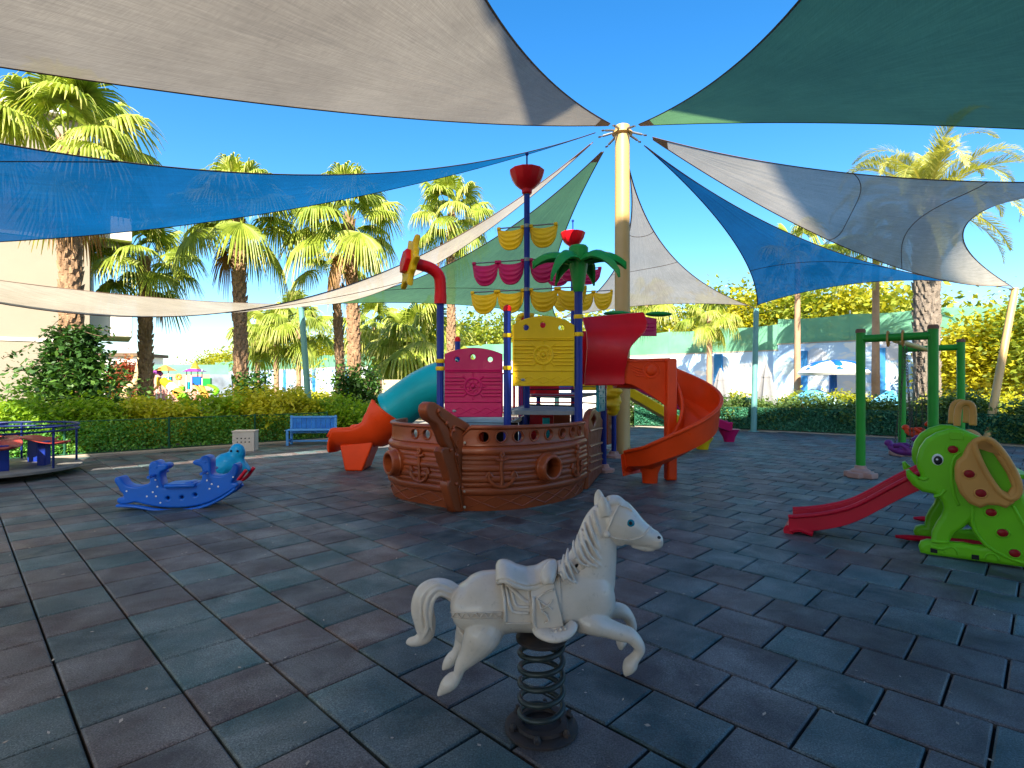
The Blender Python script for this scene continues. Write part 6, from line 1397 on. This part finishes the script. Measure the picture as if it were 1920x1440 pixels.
for x0, x1 in ((368, 386), (378, 391)): MB().loft([P(x0, 723, FY), P((x0 + x1) / 2, 735, FY - .5), P(x1, 747, FY - 1)], [(.16, .05)] * 3, 8).build('slide', M['tan'], fp_)
MB().loft([P(278, 740, FY - 1), P(290, 730, FY - .5), P(298, 722, FY)], [(.14, .05)] * 3, 8).build('slide', M['tan'], fp_)
MB().loft(spline([P(392, 722, FY), P(402, 726, FY - .5), P(407, 733, FY - .8), P(400, 740, FY - 1)], 4), [(.2, .1)] * 13, 8).build('slide', M['lime'], fp_)
MB().loft(spline([P(283, 716, FY), P(285, 704, FY), P(294, 697, FY), P(303, 702, FY)], 4), [(.18, .18)] * 13, 8).build('arch', M['purple'], fp_)
far_box(335.4, 336.6, 712, 740, 'white', 'flower_stalk', .08); c_ = P(335, 707, FY)
for k in range(8): MB().blob(c_ + Vector((.17 * math.cos(k * .785), 0, .17 * math.sin(k * .785))), .1, 8, 6).build('petal', M['tan'], fp_)
sg_ = thing('long_neck_statue', at_(250, 40), 'beige long-necked animal statue behind the second palm', 'statue'); M['beigest'] = plastic('statue_beige', (.62, .42, .22), .6)
MB().loft(spline([P(232, 752, 40), P(240, 730, 40), P(254, 718, 40), P(259, 695, 40), P(262, 672, 40), P(264, 660, 40), P(270, 660, 40)], 4), [.35 - .012 * i for i in range(25)], 12).build('body', M['beigest'], sg_, 180)
sw_ = thing('far_wall', at_(350, 50), 'pinkish far wall with green net behind the distant play towers', 'wall'); M['pinkw'] = rough_mat('pink_wall', (.58, .27, .20), (.50, .22, .17), 1, .9)
a, b_ = P(200, 702, 50), P(395, 702, 50); MB().box(((a.x + b_.x) / 2, 50, a.z / 2), (b_.x - a.x, .3, a.z)).build('wall_section', M['pinkw'], sw_)
a, b_ = P(395, 702, 50), P(436, 702, 50); M['darkw'] = rough_mat('dark_mural', (.10, .12, .14), (.25, .30, .36), .8, .9); MB().box(((a.x + b_.x) / 2, 50, a.z / 2), (b_.x - a.x, .3, a.z)).build('wall_section', M['darkw'], sw_)
a, b_ = P(200, 702, 50), P(430, 684, 50); MB().sheet([[(a.x, 49.9, a.z), (b_.x, 49.9, a.z)], [(a.x, 49.9, b_.z), (b_.x, 49.9, b_.z)]], .02).build('net', M['net'], sw_)
hr_ = thing('low_house', at_(215, 60), 'low distant house with dark flat roof behind the second palm', 'house'); a, b_ = P(150, 667, 60), P(262, 720, 60)
MB().box(((a.x + b_.x) / 2, 62, a.z / 2), (b_.x - a.x, 4, a.z)).build('wall', M['trim'], hr_); MB().box(((a.x + b_.x) / 2, 62, a.z + .1), (b_.x - a.x + .8, 4.8, .35)).build('roof', M['twig'], hr_)
clump('red_bush', at_(232, 46), 'reddish flowering bush beside the long-necked statue', 'bush', leaf_mat('red_leaf', (.25, .06, .03), (.40, .10, .05), (.25, .2, .04), .4), (1.6, 1, 3.4), 3000, .14, 20)
M['canvas'] = rough_mat('parasol_canvas', (.26, .255, .25), (.2, .2, .195), 4, .9, .4, 20, .02)
for i, (x, Y, yt) in enumerate(((1351, 22.6, 690), (1437, 21.5, 683))):
    b_ = at_(x, Y); t = thing('closed_parasol', b_, ['closed grey parasol left of the teal post', 'closed grey parasol right behind the teal post'][i], 'parasol', 'closed parasols by the pool'); zt_ = zy(yt, Y)
    MB().cyl(b_ + Vector((0, 0, -.03)), b_ + Vector((0, 0, zt_ - .1)), .03, seg=8).build('pole', M['white'], t)
    mb = MB(); sg = 24; vs = []; pr = [(.42, .55), (.40, .6), (.33, 1.05), (.24, 1.5), (.17, zt_ - .45), (.2, zt_ - .5), (.1, zt_ - .2), (.03, zt_)]
    for r_, z in pr:
        for j in range(sg): rr = r_ * (1 + (.16 if j % 3 == 0 else -.08)); vs.append((b_.x + rr * math.cos(2 * math.pi * j / sg), b_.y + rr * math.sin(2 * math.pi * j / sg), z))
    mb.add(vs, [(i_ * sg + j, i_ * sg + (j + 1) % sg, (i_ + 1) * sg + (j + 1) % sg, (i_ + 1) * sg + j) for i_ in range(len(pr) - 1) for j in range(sg)]); mb.build('canopy', M['canvas'], t, 60)
lg = thing('sun_lounger', at_(1397, 21.5), 'turquoise sun lounger between the two parasols', 'lounger'); MB().box(at_(1400, 21.5) + Vector((0, 0, .75)), (.5, .05, .6), 0, ((1, 0, 0), (0, .9, .43), (0, -.43, .9))).build('backrest', M['turq'], lg, bevel=.02); MB().box(at_(1400, 21.5) + Vector((0, -.6, .35)), (.5, 1.2, .06)).build('seat', M['turq'], lg, bevel=.02)
for s_ in (-.2, .2):
    for d in (-1.1, -.1): MB().cyl(at_(1400, 21.5) + Vector((s_, d, -.03)), at_(1400, 21.5) + Vector((s_, d, .34)), .02, seg=6).build('leg', M['white'], lg)
# water mushroom with blue wave base
wb = at_(1562, 22.5); wf = thing('water_mushroom', wb, 'blue and white water mushroom on a blue post behind the hedge', 'water feature'); zc = zy(692, 22.5)
M['wave'] = rough_mat('wave_blue', (.02, .30, .62), (.25, .60, .80), 2.2, .3, .3, 10, .02, spec=.5)
MB().lathe(wb, [(.16, 0), (.14, zc)], 16).build('post', M['blue'], wf)
MB().lathe((wb.x, wb.y, zc - .25), [(1.0, .12), (1.25, .0), (1.32, .1), (1.1, .34), (.7, .5), (.3, .58), (0, .6)], 24).build('cap', M['white'], wf)
for k in range(6):
    a = k * math.pi / 3 + .2; MB().loft(spline([(wb.x + .3 * math.cos(a), wb.y + .3 * math.sin(a), zc + .33), (wb.x + .8 * math.cos(a), wb.y + .8 * math.sin(a), zc + .24), (wb.x + 1.2 * math.cos(a), wb.y + 1.2 * math.sin(a), zc - .05)], 4), [(.14, .04)] * 9, 8).build('stripe', M['blue'], wf)
ring = thing('wave_pool', wb, 'blue painted wave rim around the water mushroom', 'pool'); rows = []
for j in range(41):
    a = 2 * math.pi * j / 40; hw = 1.05 + .28 * math.sin(a * 5 + 1); rows.append([Vector((wb.x + r_ * math.cos(a) * 1.0, wb.y + r_ * math.sin(a), z)) for r_, z in ((2.9, 0), (2.5, hw * .5), (2.3, hw), (2.1, hw * .8), (2.0, .1))])
MB().sheet(rows).build('rim', M['wave'], ring, 60)
sb = thing('notice_board', at_(738, 21), 'beige notice board on a post above the turquoise tube', 'sign'); a, b_ = P(716, 755, 21), P(768, 712, 21)
MB().box(((a.x + b_.x) / 2, 21, (a.z + b_.z) / 2), (b_.x - a.x, .05, b_.z - a.z)).build('board', rough_mat('board_beige', (.48, .43, .27), (.42, .38, .24), 3), sb, bevel=.01)
for x in (714.5, 769): MB().box((P(x, 720, 21).x, 21, .85), (.07, .09, 1.75)).build('post', M['twig'], sb)
